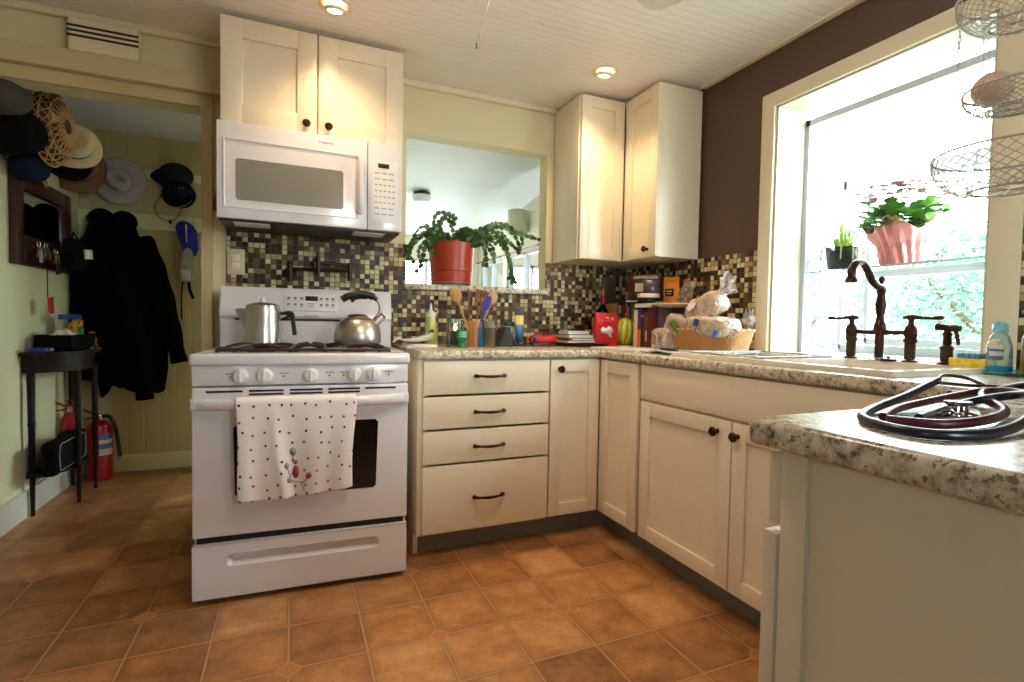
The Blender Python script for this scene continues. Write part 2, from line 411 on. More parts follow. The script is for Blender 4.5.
g = G(); g.box((.165, YA-.012, 1.278), (FX-.02, YB+.012, 1.286)); g.done('shelf', clear('shelf_glass', (228, 244, 240), body=.06), win)
# left wall (kitchen and mudroom), rear wall
g = G(); g.box((XL-.1, YR-.1, 0), (XL, -4.05, 2.35)); g.box((XL-.1, -3.6, 0), (XL, -.02, 2.35)); g.box((XL-.1, -4.05, 0), (XL, -3.6, 1.25)); g.box((XL-.1, -4.05, 1.75), (XL, -3.6, 2.35)); struct(g.done('wall_left', M('taupe_wall_paint', (158, 140, 112), .6, var=.03, scale=3)), 'taupe wall on the near side of the doorway', 'wall')
g = G(); g.box((XL-.1, -.02, 0), (XL, 1.45, 2.35)); struct(g.done('wall_mudroom_left', m_mud), 'pale green wall with a dark mirror on it', 'wall')
g = G(); g.box((XL, YR-.1, 0), (-1.0, YR, ZC)); g.box((-.25, YR-.1, 0), (.14, YR, ZC)); g.box((-1.0, YR-.1, 0), (-.25, YR, .9)); g.box((-1.0, YR-.1, 2.0), (-.25, YR, ZC)); struct(g.done('wall_rear', m_brown), 'chocolate brown wall behind the kitchen', 'wall')
w3 = bpy.data.objects.new('window_7', None); COL.objects.link(w3); RM[w3] = Matrix(); struct(w3, 'unseen white window added behind the kitchen for fill light', 'window')  # unseen window, added to let fill light in from behind
g = G()
for x in (-1.0, -.645, -.3): g.box((x, YR-.08, .9), (x+.05, YR-.02, 2.0))
g.box((-1.0, YR-.08, .9), (-.25, YR-.02, .95)); g.box((-1.0, YR-.08, 1.95), (-.25, YR-.02, 2.0)); g.done('window_frame', m_vinyl, w3)
g = G(); g.surf(lambda u, v: (-.98+.71*u, YR-.05, .92+1.06*v), 2, 2); g.done('pane', m_pane, w3, fixn=False)
w4 = bpy.data.objects.new('window_8', None); COL.objects.link(w4); RM[w4] = Matrix(); struct(w4, 'small unseen window added in the taupe wall for fill light', 'window')  # unseen small window, added as side fill for the peninsula end
g = G()
for y in (-4.05, -3.64): g.box((XL-.08, y, 1.25), (XL-.02, y+.04, 1.75))
for z in (1.25, 1.71): g.box((XL-.08, -4.05, z), (XL-.02, -3.6, z+.04))
g.done('window_frame', m_vinyl, w4); g = G(); g.surf(lambda u, v: (XL-.05, -4.03+.41*u, 1.27+.46*v), 2, 2); g.done('pane', m_pane, w4, fixn=False)
# mudroom
YM = 1.33
g = G(); g.box((XL, YM, 0), (-2.25, YM+.1, 2.35)); wm = struct(g.done('wall_mudroom', m_bead), 'cream boarded wall where the coats hang', 'wall')
g = G(); g.box((XL, YM-.02, 1.60), (-2.26, YM, 1.70), .004); g.box((XL, YM-.02, 1.93), (-2.26, YM, 1.985), .004); struct(g.done('trim_6', m_mud), 'two cream rails across the coat wall', 'rail')
g = G(); g.box((XL, YM-.018, 0), (-2.26, YM, .11), .004); struct(g.done('baseboard_back', m_mud), 'cream baseboard of the coat wall', 'baseboard')
g = G(); g.box((XL, YR, 0), (XL+.018, YM-.018, .135), .004); struct(g.done('baseboard_left', m_base), 'white baseboard of the left wall', 'baseboard')
g = G(); g.box((XL, .1, 2.21), (-2.25, YM+.1, 2.25)); struct(g.done('ceiling_mudroom', m_ceil2), 'plain white mudroom ceiling', 'ceiling')
# sunroom seen through the pass-through
XS, YS = .35, 4.0
cz = lambda y: 2.27-.117*(y-3.05)
g = G(); g.b.faces.new([g.b.verts.new(p) for p in ((-2.3, .1, cz(.1)), (.45, .1, cz(.1)), (.45, 4.1, cz(4.1)), (-2.3, 4.1, cz(4.1)))])
struct(g.done('ceiling_sunroom', m_ceil2, solid=.02), 'sloping white sunroom ceiling', 'ceiling')
g = G(); g.box((-2.35, .1, 0), (-2.25, .62, 2.7)); g.box((-2.35, 1.12, 0), (-2.25, 4.1, 2.7)); g.box((-2.35, .62, 2.02), (-2.25, 1.12, 2.7)); struct(g.done('wall_sunroom_left', m_wall2), 'pale yellow sunroom side wall', 'wall')
g = G(); g.box((-2.25, YS, 0), (.45, YS+.1, .9)); g.box((-2.25, YS, 1.86), (.45, YS+.1, 2.3))
for a, b in ((-2.25, -.78), (.02, .45)): g.box((a, YS, .9), (b, YS+.1, 1.86))
struct(g.done('wall_sunroom_far', m_wall2), 'pale yellow far wall of the sunroom', 'wall')
g = G(); g.box((XS, .1, 0), (XS+.1, YS, .95)); g.box((XS, .1, 1.83), (XS+.1, YS, 2.75))
for a, b in ((.1, .9), (1.9, 2.05), (2.98, 3.1), (3.92, YS)): g.box((XS, a, .95), (XS+.1, b, 1.83))
g.box((.14, .1, 0), (XS, .12, 2.75))
g.box((-2.25, .1, 2.29), (.45, .12, 2.75))
struct(g.done('wall_sunroom_right', m_wall2), 'pale yellow right wall of the sunroom', 'wall')
for k, (a, b, ax) in enumerate((((-.78), .02, 'y'), (2.05, 2.98, 'x'), (3.1, 3.92, 'x'), (.9, 1.9, 'x'))):  # last entry is an unseen window added to light the mudroom wall
    w = bpy.data.objects.new('window_%d' % (2+k), None); COL.objects.link(w); RM[w] = Matrix()
    struct(w, ['bright far window of the sunroom behind the plant', 'sunroom side window nearer the lamp shade', 'sunroom side window further back', 'unseen sunroom side window added to light the mudroom wall'][k], 'window')
    z0, z1 = (.9, 1.86) if ax == 'y' else (.95, 1.83)
    P = (lambda s, d, z: (s, YS+d, z)) if ax == 'y' else (lambda s, d, z: (XS+d, s, z))
    g = G()
    for s in (a, (a+b)/2-.02, b-.04): g.box(P(s, .02, z0), P(s+.04, .07, z1))
    for z in (z0, z1-.04): g.box(P(a, .02, z), P(b, .07, z+.04))
    g.done('window_frame', m_vinyl, w)
    g = G(); g.surf(lambda u, v: P(a+(b-a)*u, .05, z0+(z1-z0)*v), 2, 2); g.done('pane', m_pane, w, fixn=False)

# outdoors
g = G(); g.surf(lambda u, v: (-30+70*u, -30+60*v, -.5), 2, 2); struct(g.done('ground', M('pale_bounce_ground', (232, 230, 220), .9, var=.08, scale=.6)), 'ground outside the window, made pale to bounce light in', 'ground')  # ground made pale so it throws light up through the windows
def tree(loc, h, rad, label, m, n=9000, trunk=.12):
    t = thing('leafy_tree', label, 'tree', loc, group='trees outside the windows')
    g = G(); g.tube(spline([(0, 0, 0), (.08, .03, h*.3), (0, .05, h*.7)], 5), [trunk*(1-.05*i) for i in range(11)], 8)
    for k in range(5):
        a = k*1.3; g.tube([(0, 0, h*.35), (.5*rad*math.cos(a), .5*rad*math.sin(a), h*.65)], [trunk*.45, trunk*.15], 6)
    g.done('trunk', M('bark_brown', (84, 70, 56), .9, var=.3), t)
    g = G()
    blobs = [(Vector((RND.uniform(-.6, .6)*rad, RND.uniform(-.6, .6)*rad, h*RND.uniform(.3, .85))), RND.uniform(.4, .7)*rad) for _ in range(9)]
    for _ in range(n):
        c, r = RND.choice(blobs)
        d = Vector((RND.gauss(0, 1), RND.gauss(0, 1), RND.gauss(0, 1))).normalized()
        p = c+d*r*RND.uniform(.7, 1.05); s = RND.uniform(.03, .065)
        u = Vector((RND.gauss(0, 1), RND.gauss(0, 1), RND.gauss(0, .6))).normalized(); w = u.cross(d+Vector((.1, .2, .3))).normalized()
        vs = [g.b.verts.new(p+u*s*a+w*s*b) for a, b in ((-1, 0), (0, -.55), (1, 0), (0, .55))]; g.b.faces.new(vs)
    g.done('crown', m, t, fixn=False); return t
mf1 = M('pale_leaf', (80, 114, 94), .7, var=.3, scale=3); mf2 = M('mid_leaf', (68, 104, 94), .7, var=.3, scale=3)
tree((6.5, .9, -.5), 3.4, 1.9, 'tall leafy tree seen through the right of the garden window', mf1)
tree((7.4, 5.0, -.5), 3.0, 1.9, 'broad leafy tree seen through the middle of the garden window', mf2)
tree((4.2, 2.9, -.5), 2.0, .8, 'low leafy bush seen through the left side pane', mf1, 5000, .06)
tree((11.5, 3.2, -.5), 4.2, 2.4, 'tree furthest behind the garden window', mf2)

# ---------------------------------------------------------------- cabinets
def shaker(X, w, h, t=.02, rail=.058):
    """shaker door in local (u, out, z), lower corner at the origin"""
    g = G(); b = .0025
    g.box((0, 0, 0), (rail, t, h), b, X=X); g.box((w-rail, 0, 0), (w, t, h), b, X=X)
    g.box((rail-.001, 0, 0), (w-rail+.001, t, rail), b, X=X); g.box((rail-.001, 0, h-rail), (w-rail+.001, t, h), b, X=X)
    g.box((rail-.004, 0, rail-.004), (w-rail+.004, t*.42, h-rail+.004), X=X)
    return g
def slab(X, w, h, t=.02): return G().box((0, 0, 0), (w, t, h), .003, X=X)
def knob(X, parent, name='knob'):
    q = X @ Matrix.Rotation(-PI/2, 4, 'X')
    g = G(); g.lathe([(0, -.001), (.009, -.001), (.008, .004), (.006, .012), (.010, .017), (.0165, .021), (.017, .026), (.013, .031), (0, .033)], n=20, X=q)
    return g.done(name, m_bronze, parent, world=True)
def pull(X, parent):
    g = G()
    pts = [(-.07, .004, 0), (-.064, .016, 0), (-.05, .024, .001), (-.025, .028, -.001), (0, .029, -.0015), (.025, .028, -.001), (.05, .024, .001), (.064, .016, 0), (.07, .004, 0)]
    g.tube([X @ Vector(p) for p in pts], [.009, .008, .0055, .0062, .007, .0062, .0055, .008, .009], 8)
    for s in (-1, 1): g.ell(X @ Vector((s*.066, .004, 0)), (.0095, .0095, .0095), 10)
    return g.done('handle', m_bronze, parent, world=True)
FB = lambda x, y, z: frame((x, y, z), (1, 0, 0), (0, -1, 0))       # fronts facing the room from the back wall
FR = lambda x, y, z: frame((x, y, z), (0, -1, 0), (-1, 0, 0))      # fronts facing left from the window wall
D = .635; CT = .902; CB = .864; ZT = .857; ZB = .112
# drawer base
t = thing('drawer_cabinet', 'cream four-drawer base cabinet beside the white stove', 'cabinet', (-1.21, -.3, 0))
g = G(); g.box((-1.528, -D+.02, .1), (-1.508, -.004, CB-.001), .001); g.box((-1.528, -.551, .0), (-1.5085, -.0045, .101)); g.box((-.91, -D+.021, .1), (-.925, -.02, CB-.002)); g.box((-1.508, -.53, .10), (-.91, -.02, .118)); g.box((-1.508, -.02, .1), (-.91, -.004, CB-.002))
g.box((-1.508, -D+.0205, .10), (-1.49, -.59, CB-.002)); g.box((-1.49, -D+.0205, CB-.03), (-.925, -.59, CB-.002)); g.box((-1.508, -D+.0205, .10), (-.91, -.6, .125))
g.done('body', m_cab, t, world=True)
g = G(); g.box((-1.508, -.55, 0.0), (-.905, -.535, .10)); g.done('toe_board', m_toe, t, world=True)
for z0, z1, hz in ((.712, ZT, .79), (.564, .702, .632), (.412, .554, .480), (ZB, .402, .252)):
    d = slab(FB(-1.508, -D+.02, z0), .596, z1-z0).done('drawer', m_cab, t, world=True)
    pull(FB(-1.209, -D, hz), d)
# corner base with a pair of angled-in doors
t = thing('corner_cabinet', 'cream corner base cabinet with two shaker doors meeting in the corner', 'cabinet', (-.45, -.45, 0))
g = G(); g.box((-.909, -.58, .1), (-.902, -.02, CB-.002)); g.box((-.909, -.61, CB-.03), (-.64, -.59, CB-.002)); g.box((-.61, -.945, CB-.03), (-.59, -.64, CB-.002)); g.box((-.58, -.94, .1), (-.02, -.93, CB-.002))
g.box((-.909, -.52, .1), (-.52, -.02, .118)); g.box((-.52, -.93, .1), (-.02, -.02, .118)); g.box((-.90, -.02, .1), (-.02, -.004, CB-.002)); g.box((-.02, -.93, .1), (-.004, -.02, CB-.002))
g.done('body', m_cab, t, world=True)
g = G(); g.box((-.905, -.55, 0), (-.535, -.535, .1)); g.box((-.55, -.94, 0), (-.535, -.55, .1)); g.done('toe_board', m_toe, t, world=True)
d = shaker(FB(-.904, -D+.02, ZB), .266, ZT-ZB).done('door', m_cab, t, world=True); knob(FB(-.86, -D, .813), d)
shaker(FR(-D+.02, -D-.003, ZB), .293, ZT-ZB).done('door', m_cab, t, world=True)
# sink base
t = thing('sink_cabinet', 'cream sink base cabinet with wide false drawer front and two doors', 'cabinet', (-.3, -1.47, 0))
g = G(); g.box((-D+.021, -.943, .1), (-.02, -.958, CB-.002)); g.box((-D+.021, -1.99, .1), (-.02, -1.975, CB-.002)); g.box((-.54, -.958, .1), (-.02, -1.975, .118)); g.box((-.02, -.943, .1), (-.004, -1.99, CB-.002))
g.box((-D+.0205, -.943, .1), (-.59, -.965, CB-.002)); g.box((-D+.0205, -.965, CB-.03), (-.59, -1.975, CB-.002)); g.box((-D+.0205, -.965, .1), (-.59, -1.975, .125)); g.box((-D+.0205, -.965, .68), (-.59, -1.975, .73))
g.done('body', m_cab, t, world=True)
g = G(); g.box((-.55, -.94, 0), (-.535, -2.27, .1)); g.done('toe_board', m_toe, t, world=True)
slab(FR(-D+.02, -.955, .712), 1.02, ZT-.712).done('false_front', m_cab, t, world=True)
d = shaker(FR(-D+.02, -.958, ZB), .500, .70-ZB).done('door', m_cab, t, world=True); knob(FR(-D, -1.397, .657), d)
d = shaker(FR(-D+.02, -1.464, ZB), .500, .70-ZB).done('door', m_cab, t, world=True); knob(FR(-D, -1.488, .655), d)
# peninsula base
t = thing('peninsula_cabinet', 'cream end cabinet of the peninsula with door ajar', 'cabinet', (-.9, -2.6, 0))
g = G(); g.box((-1.405, -2.32, .0), (-1.39, -2.9, CB-.001)); g.box((-1.413, -2.287, 0), (-1.38, -2.324, CB-.001), .002); g.box((-1.39, -2.33, .1), (-.56, -2.88, .118)); g.box((-1.39, -2.885, .1), (-.56, -2.9, CB-.002)); g.box((-.575, -2.32, .1), (-.56, -2.885, CB-.002))
g.box((-1.38, -2.29, CB-.04), (-.56, -2.31, CB-.002)); g.done('body', m_cab, t, world=True)
X = frame((-1.41, -2.285, .757), (1, 0, 0), (0, 1, 0)); d = slab(X, .8, .098).done('drawer', m_cab, t, world=True)
X = frame((-1.415, -2.284, .112), (1, 0, 0), (0, 1, 0)) @ Matrix.Rotation(math.radians(-1.2), 4, 'Z'); d = shaker(X, .40, .635, .022).done('door', m_cab, t, world=True); knob(X @ Matrix.Translation((.37, .022, .58)), d)
X = frame((-1.006, -2.285, .112), (1, 0, 0), (0, 1, 0)); d = shaker(X, .40, .635).done('door', m_cab, t, world=True)

# worktop: one continuous speckled slab with a cut-out for the sink
xs = [-1.435, -.65, -.56, -.075, 0]; 
def worktop():
    b = bmesh.new()
    XS_ = [-1.533, -1.435, -.65, -.555, -.085, -.002]; YS_ = [-.002, -.65, -1.125, -1.905, -2.245, -2.92]
    ok = lambda i, j: ((j == 0) or (i >= 2 and 1 <= j <= 3 and not (i == 3 and j == 2)) or (j == 4 and i >= 1))
    vs = {}
    def V(i, j, z): 
        k = (i, j, z)
        if k not in vs: vs[k] = b.verts.new((XS_[i], YS_[j], z))
        return vs[k]
    for i in range(5):
        for j in range(5):
            if not ok(i, j): continue
            for z in (CB, CT): b.faces.new([V(i, j, z), V(i+1, j, z), V(i+1, j+1, z), V(i, j+1, z)])
            for (di, dj, e) in ((-1, 0, ((i, j), (i, j+1))), (1, 0, ((i+1, j), (i+1, j+1))), (0, -1, ((i, j), (i+1, j))), (0, 1, ((i, j+1), (i+1, j+1)))):
                a, c = i+di, j+dj
                if not (0 <= a < 5 and 0 <= c < 5 and ok(a, c)): b.faces.new([V(*e[0], CB), V(*e[1], CB), V(*e[1], CT), V(*e[0], CT)])
    bmesh.ops.recalc_face_normals(b, faces=b.faces[:])
    ed = [e for e in b.edges if len(e.link_faces) == 2 and e.calc_face_angle() > .5 and max(v.co.x for v in e.verts) < -.01 and max(v.co.y for v in e.verts) < -.01 and not all(-.56 < v.co.x < -.08 and -1.91 < v.co.y < -1.12 for v in e.verts)]
    bmesh.ops.bevel(b, geom=ed, offset=.011, segments=3, affect='EDGES', profile=.5)
    g = G(); g.add(b); return g.done('worktop', m_granite)
o = worktop(); tag(o, 'speckled stone-look worktop running round the kitchen', 'worktop')

# upper corner cabinet
t = thing('upper_corner_cabinet', 'cream upper corner cabinet with two doors above the books', 'cabinet', (-.3, -.3, 1.385))
zu, zt_, du = 1.385, 2.274, .313
g = G()
g.box((-.585, -.0125, zu), (-.565, -du+.021, zt_), .001); g.box((-.0125, -.6, zu), (-du+.031, -.582, zt_), .001)
g.box((-.566, -.021, zu+.001), (-.29, -du+.0215, zu+.02)); g.box((-.291, -.021, zu+.0012), (-.021, -.583, zu+.02)); g.box((-.566, -.021, zt_-.02), (-.29, -du+.0215, zt_-.001)); g.box((-.291, -.021, zt_-.02), (-.021, -.583, zt_-.0012))
g.box((-.566, -.0125, zu+.0005), (-.0125, -.02, zt_-.0005)); g.box((-.0126, -.0126, zu+.0006), (-.02, -.583, zt_-.0006))
g.done('body', m_cab, t, world=True)
shaker(FB(-.578, -du+.02, zu+.002), .276, zt_-zu-.004, rail=.062).done('door', m_cab, t, world=True)
d = shaker(FR(-.297+.02, -du-.003, zu+.002), .283, zt_-zu-.004, rail=.062).done('door', m_cab, t, world=True); knob(FR(-.297, -.535, 1.428), d)
# cabinet over the microwave
t = thing('wall_cabinet', 'cream two-door wall cabinet above the microwave', 'cabinet', (-1.92, -.15, 1.836))
x0, x1, yf, z0, z1 = -2.296, -1.543, -.32, 1.8365, 2.273
g = G()
g.box((x0, -.004, z0), (x0+.018, yf+.021, z1), .001); g.box((x1-.018, -.004, z0), (x1, yf+.021, z1), .001); g.box((x0+.017, -.005, z0+.0005), (x1-.017, yf+.0215, z0+.018)); g.box((x0+.017, -.005, z1-.018), (x1-.017, yf+.0215, z1-.0008)); g.box((x0+.017, -.0045, z0+.001), (x1-.017, -.012, z1-.001)); g.box((-1.93, yf+.03, z0), (-1.91, yf+.021, z1))
g.done('body', m_cab, t, world=True)
d = shaker(FB(x0+.002, yf+.02, z0+.003), .372, z1-z0-.006, rail=.08).done('door', m_cab, t, world=True); knob(FB(-1.965, yf, 1.874), d)
d = shaker(FB(x0+.380, yf+.02, z0+.003), .371, z1-z0-.006, rail=.08).done('door', m_cab, t, world=True); knob(FB(-1.874, yf, 1.874), d)

# ---------------------------------------------------------------- microwave
t = thing('microwave', 'white over-the-range microwave with grey window and keypad', 'microwave', (-1.93, -.17, 1.43))
x0, x1, yf, z0, z1 = -2.306, -1.551, -.349, 1.433, 1.834
g = G(); g.box((x0, -.013, z0+.012), (x1, yf+.035, z1), .004); g.done('case', m_white, t, world=True)
g = G(); g.box((x0+.004, -.014, z0), (x1-.004, yf+.04, z0+.013), .002); g.done('underside', m_black, t, world=True)
for cx in (-2.18, -1.69):
    g = G(); g.box((cx-.07, -.19, z0-.003), (cx+.07, -.30, z0+.001), .001); g.done('grease_filter' if False else 'lamp_cover', m_whiteplastic, t, world=True)
g = G(); g.box((-2.08, -.06, z0-.002), (-1.79, -.29, z0+.001)); g.done('grease_filter', M('filter_mesh', (70, 68, 64), .4, metal=.6, bump=.4), t, world=True)
g = G(); g.box((x0, yf+.035, z0+.006), (-1.7085, yf+.003, z1), .006); d = g.done('door', m_white, t, world=True)
g = G(); u0, u1, w0, w1 = -2.282, -1.745, 1.482, 1.765
# raised lip round the window, as four bars
for a, b in (((u0, w0), (u1, w0+.006)), ((u0, w1-.006), (u1, w1)), ((u0, w0), (u0+.006, w1)), ((u1-.006, w0), (u1, w1))): g.box((a[0], yf+.005, a[1]), (b[0], yf-.002, b[1]), .002)
g.done('window_lip', m_white, d, world=True)
g = G(); g.prism([(a, b) for a, b in ((-2.236, 1.525), (-2.228, 1.517), (-1.82, 1.517), (-1.812, 1.525), (-1.812, 1.678), (-1.82, 1.686), (-2.228, 1.686), (-2.236, 1.678))], lambda a, b, dd: (a, dd, b), yf+.004, yf+.0015)
g.done('window', M('grey_screen_glass', (128, 124, 112), .2, var=.05, scale=300), d, world=True)
g = G(); g.tube(spline([(-1.737, yf+.005, 1.748), (-1.738, yf-.03, 1.735), (-1.739, yf-.038, 1.63), (-1.74, yf-.03, 1.527), (-1.741, yf+.005, 1.514)], 5), .0145, 12); g.done('handle', m_white, d, world=True)
tX = lambda o: Matrix(((1, 0, 0, o[0]), (0, 0, -1, o[1]), (0, 1, 0, o[2]), (0, 0, 0, 1)))
m_ink = M('grey_print', (120, 118, 120), .5); m_ink2 = M('dark_print', (70, 70, 76), .5)
text_mesh('logo', 'Hotpoint', .016, m_ink, d, RM[t].inverted() @ tX((-1.885, yf+.0025, 1.80)))
g = G(); g.box((-1.706, yf+.035, z0+.006), (x1, yf+.003, z1), .006); p_ = g.done('control_panel', m_white, t, world=True)
g = G(); g.box((-1.688, yf+.004, 1.476), (-1.572, yf+.0015, 1.756), .001); k_ = g.done('keypad', m_whiteplastic, p_, world=True)
g = G(); g.box((-1.662, yf+.002, 1.722), (-1.612, yf+.0005, 1.742)); g.done('display', m_gloss, p_, world=True)
for r_ in range(8):
    z = 1.695-.0265*r_
    for c_ in range(5 if 2 <= r_ <= 5 else 3):
        w = .013 if 2 <= r_ <= 5 else .024; x = -1.676+c_*(w+.007); g = G()
        for q in range(3): g.box((x+q*w/3, yf+.0016, z), (x+q*w/3+w/4.6, yf+.0010, z+.006))
        g.done('key_print', m_ink, k_, world=True)


# ---------------------------------------------------------------- stove (turned slightly from the wall)
ST = thing('gas_stove', 'white freestanding gas stove with a tea towel over its oven door handle', 'stove', (-2.3418, -.6842, 0), -.047)
W = .749; DP = .62
g = G(); g.box((0, .03, .03), (W, DP, .862), .003)
for a in (.05, W-.05):
    for b in (.08, DP-.06): g.cyl((a, b, 0), (a, b, .032), .018, n=12)
g.done('body', m_white, ST)
# cooktop with a raised rim and a recessed well
g = G()
g.box((-.006, -.022, .857), (W+.006, .075, .899), .012, 3); g.box((-.006, .5, .857), (W+.006, .60, .899), .008); g.box((-.006, .06, .857), (.06, .52, .899), .010); g.box((W-.06, .06, .857), (W+.006, .52, .899), .010); g.box((.05, .06, .857), (W-.05, .52, .874))
g.done('cooktop', m_white, ST)
def grate(cx, wx):
    g = G(); y0, y1 = .085, .49; zt = .921; r = .0065; hx = wx/2
    outer = [(cx-hx, y0), (cx+hx, y0), (cx+hx, y1), (cx-hx, y1)]
    g.tube([(x, y, zt-.014) for x, y in outer], r, 8, closed=True)
    for yy in (y0+.10, y1-.10):
        for k in range(4):
            a = PI/4+k*PI/2; g.tube([(cx+hx*.98*(1 if math.cos(a) > 0 else -1)*(1 if k % 2 else 1), yy+.09*(1 if math.sin(a) > 0 else -1), zt-.012), (cx+.4*hx*math.cos(a), yy+.045*math.sin(a), zt), (cx+.22*hx*math.cos(a), yy+.02*math.sin(a), zt-.002)], r*.9, 6)
    g.tube([(cx-hx, (y0+y1)/2, zt-.012), (cx, (y0+y1)/2, zt-.004), (cx+hx, (y0+y1)/2, zt-.012)], r, 8)
    for x, y in outer: g.tube([(x, y, zt-.014), (x, y, .874)], r, 6)
    return g
for cx, wx in ((.185, .245), (W/2+.005, .12), (W-.185, .245)): grate(cx, wx).done('grate', m_iron, ST)
for cx in (.185, W-.185):
    for yy in (.185, .39):
        g = G(); g.lathe([(0, 0), (.05, 0), (.05, .012), (.034, .016), (.036, .026), (.03, .031), (0, .032)], c=(cx, yy, .873), n=24); g.done('burner', m_grate, ST)
# knob panel, leaning back a little
g = G(); g.box((0, -.006, .785), (W, .04, .856), .003); kp = g.done('knob_panel', m_white, ST)
for i, kx in enumerate((.1535, .231, .388, .545, .614)):
    g = G(); X = Matrix.Translation((kx, -.006, .818)) @ Matrix.Rotation(PI/2, 4, 'X')
    g.lathe([(0, 0), (.027, 0), (.0275, .008), (.024, .011), (.0225, .024), (.020, .027), (0, .027)], n=28, X=X)
    g.box((kx-.0045, -.04, .796), (kx+.0045, -.03, .840), .003)
    g.done('knob', m_whiteplastic, ST)
for kx in (.105, .28, .44, .49, .66):
    g = G()
    for q in (0, 1, 2): g.box((kx+q*.011, -.0068, .824), (kx+q*.011+.008, -.006, .828))
    g.box((kx+.01, -.0068, .812), (kx+.018, -.006, .818)); g.done('knob_print', m_ink, kp)

# oven door with vent slots, bowed handle and dark window
g = G(); g.box((0, -.012, .243), (W, .03, .778), .006, 3); od = g.done('oven_door', m_white, ST)
g = G()
for k in range(5):
    x0_ = .045+k*.135
    for j in range(2):
        if not (k in (0, 4) and j): g.box((x0_, -.0135, .7605-.0125*j), (x0_+.115, -.0115, .7675-.0125*j))
g.done('vent_slot', m_black, od)
g = G()
def hand(u, v):
    x = -.001+(W+.002)*u; bow = .036*(1-(2*u-1)**4)+.008
    a = 2*PI*v
    return (x, -.012-bow+.016*math.cos(a)*(.5+.5*(1-(2*u-1)**8)), .722+.020*math.sin(a))
g.surf(hand, 40, 14, cv=True); g.box((.001, -.036, .704), (.028, -.01, .740), .008); g.box((W-.028, -.036, .704), (W-.001, -.01, .740), .008); hd = g.done('handle', m_white, od)
g = G(); g.prism([(.135, .392), (.145, .38), (.615, .372), (.627, .382), (.634, .63), (.624, .642), (.14, .642), (.13, .632)], lambda a, b, d: (a, d, b), -.0115, -.0135); g.done('window', m_gloss, od)
# storage drawer with a finger scoop
g = G()
def drw(u, v):
    x = W*u; z = .022+.196*v
    cx_, cz_, hw, hh = W/2, .155, .265, .022
    dx = max(abs(x-cx_)-hw+hh, 0); d = math.hypot(dx, z-cz_)/hh
    dep = 0.0 if d >= 1 else .020*min(1, (1-d)*2.2)
    return (x, -.016+dep, z)
g.surf(drw, 110, 70); g.box((.0005, .006, .0225), (W-.0005, .03, .2175)); 
for a, b in (((0, -.016, .022), (.003, .03, .218)), ((W-.003, -.016, .022), (W, .03, .218)), ((0, -.016, .214), (W, .03, .218)), ((0, -.016, .022), (W, .03, .025))): g.box(a, b)
g.done('storage_drawer', m_white, ST, fixn=False)
G().box((.012, .004, .215), (W-.012, .0295, .245)).done('drawer_gap_shade', m_black, ST)  # black strip paints in the shade between oven door and drawer
# backguard
g = G(); yb = .535
prof = [(yb+.0, .895), (yb+.0, 1.025), (yb-.02, 1.035), (yb+.012, 1.155), (yb+.03, 1.17), (yb+.07, 1.17), (yb+.075, .895)]
g.prism([(a, b) for a, b in prof], lambda a, b, d: (d, a, b), .0, W, bev=.004); bg = g.done('backguard', m_white, ST)
g = G(); g.box((.06, yb-.004, 1.018), (W-.06, yb+.004, 1.031)); g.done('vent_slot', m_black, bg)
ZR = Vector((0, .032, .12)).normalized()
BX = Matrix(((1, 0, 0, .38), (0, ZR.y, -ZR.z, yb-.006), (0, ZR.z, ZR.y, 1.1), (0, 0, 0, 1)))   # local x, up the face, out of the face
g = G(); g.box((-.118, -.038, 0), (.118, .046, .004), .003, X=BX); cp = g.done('clock_panel', m_whiteplastic, bg)
g = G(); g.box((-.026, .012, .004), (.028, .034, .0055), X=BX); g.done('display', m_gloss, cp)
g = G()
for x in (-.098, -.07, -.042, .044, .07, .096):
    for y in (.022, -.008): g.box((x-.007, y-.004, .004), (x+.007, y+.006, .0052), .001, X=BX); g.box((x-.008, y-.010, .004), (x+.008, y-.008, .0044), X=BX)
for j in range(3): g.box((-.018, -.004-.008*j, .004), (.018-.004*j, -.001-.008*j, .0044), X=BX)
g.done('button', m_ink, cp)
text_mesh('logo', 'FRIGIDAIRE', .013, m_ink, bg, BX @ Matrix.Translation((0, -.062, .0004)))

# ---------------------------------------------------------------- tea towel over the oven handle
MST = RM[ST]
def towel_point(u, v, off=0.0):
    x = .145+.40*u; L = .345+.012*math.sin(u*3+.4)-.012*u
    fold = .010*math.sin(9*u+.5)+.007*math.sin(21*u+1)+.016*math.exp(-((u-.27-.12*v)/.05)**2)
    if v < .12:
        s = v/.12; return MST @ Vector((x, -.035, .727-.07*(1-s)))
    if v < .22:
        a = PI*(v-.12)/.10; return MST @ Vector((x, -.056+.021*math.cos(a), .727+.0215*math.sin(a)))
    s = (v-.22)/.78
    return MST @ Vector((x+.010*s*(1-2*u)+.004*math.sin(5*s+8*u), -.077-(.010+fold)*s*(1-s*.2)+.028*s*s-off, .727-L*s))
def towel():
    g = G(); g.surf(towel_point, 80, 70, uv=True)
    return g.done('tea_towel', dotted_cloth(), fixn=False, ang=180, solid=.0016)
tw = towel()
tag(tw, 'white tea towel with red and blue dots hanging on the oven handle', 'towel'); base_of(tw, MST @ Vector((.345, -.07, .38)))
RM[tw] = Matrix.Translation(tw.location)
g = G()
def sp(u, v, d): return towel_point(u, v, .0022)
def disc(u, v, ru, rv, n=14):
    vs = [g.b.verts.new(sp(u+ru*math.cos(2*PI*k/n), v+rv*math.sin(2*PI*k/n), 0)) for k in range(n)]; return [g.b.faces.new(vs)]
mg = M('grey_thread', (150, 148, 150), .9, var=.3, scale=300); mr = M('red_thread', (168, 62, 66), .9, var=.2, scale=300)
for u, v, a, b in ((.46, .62, .026, .035), (.405, .73, .018, .026), (.42, .85, .02, .024)): g.mat(mg, disc(u, v, a, b))
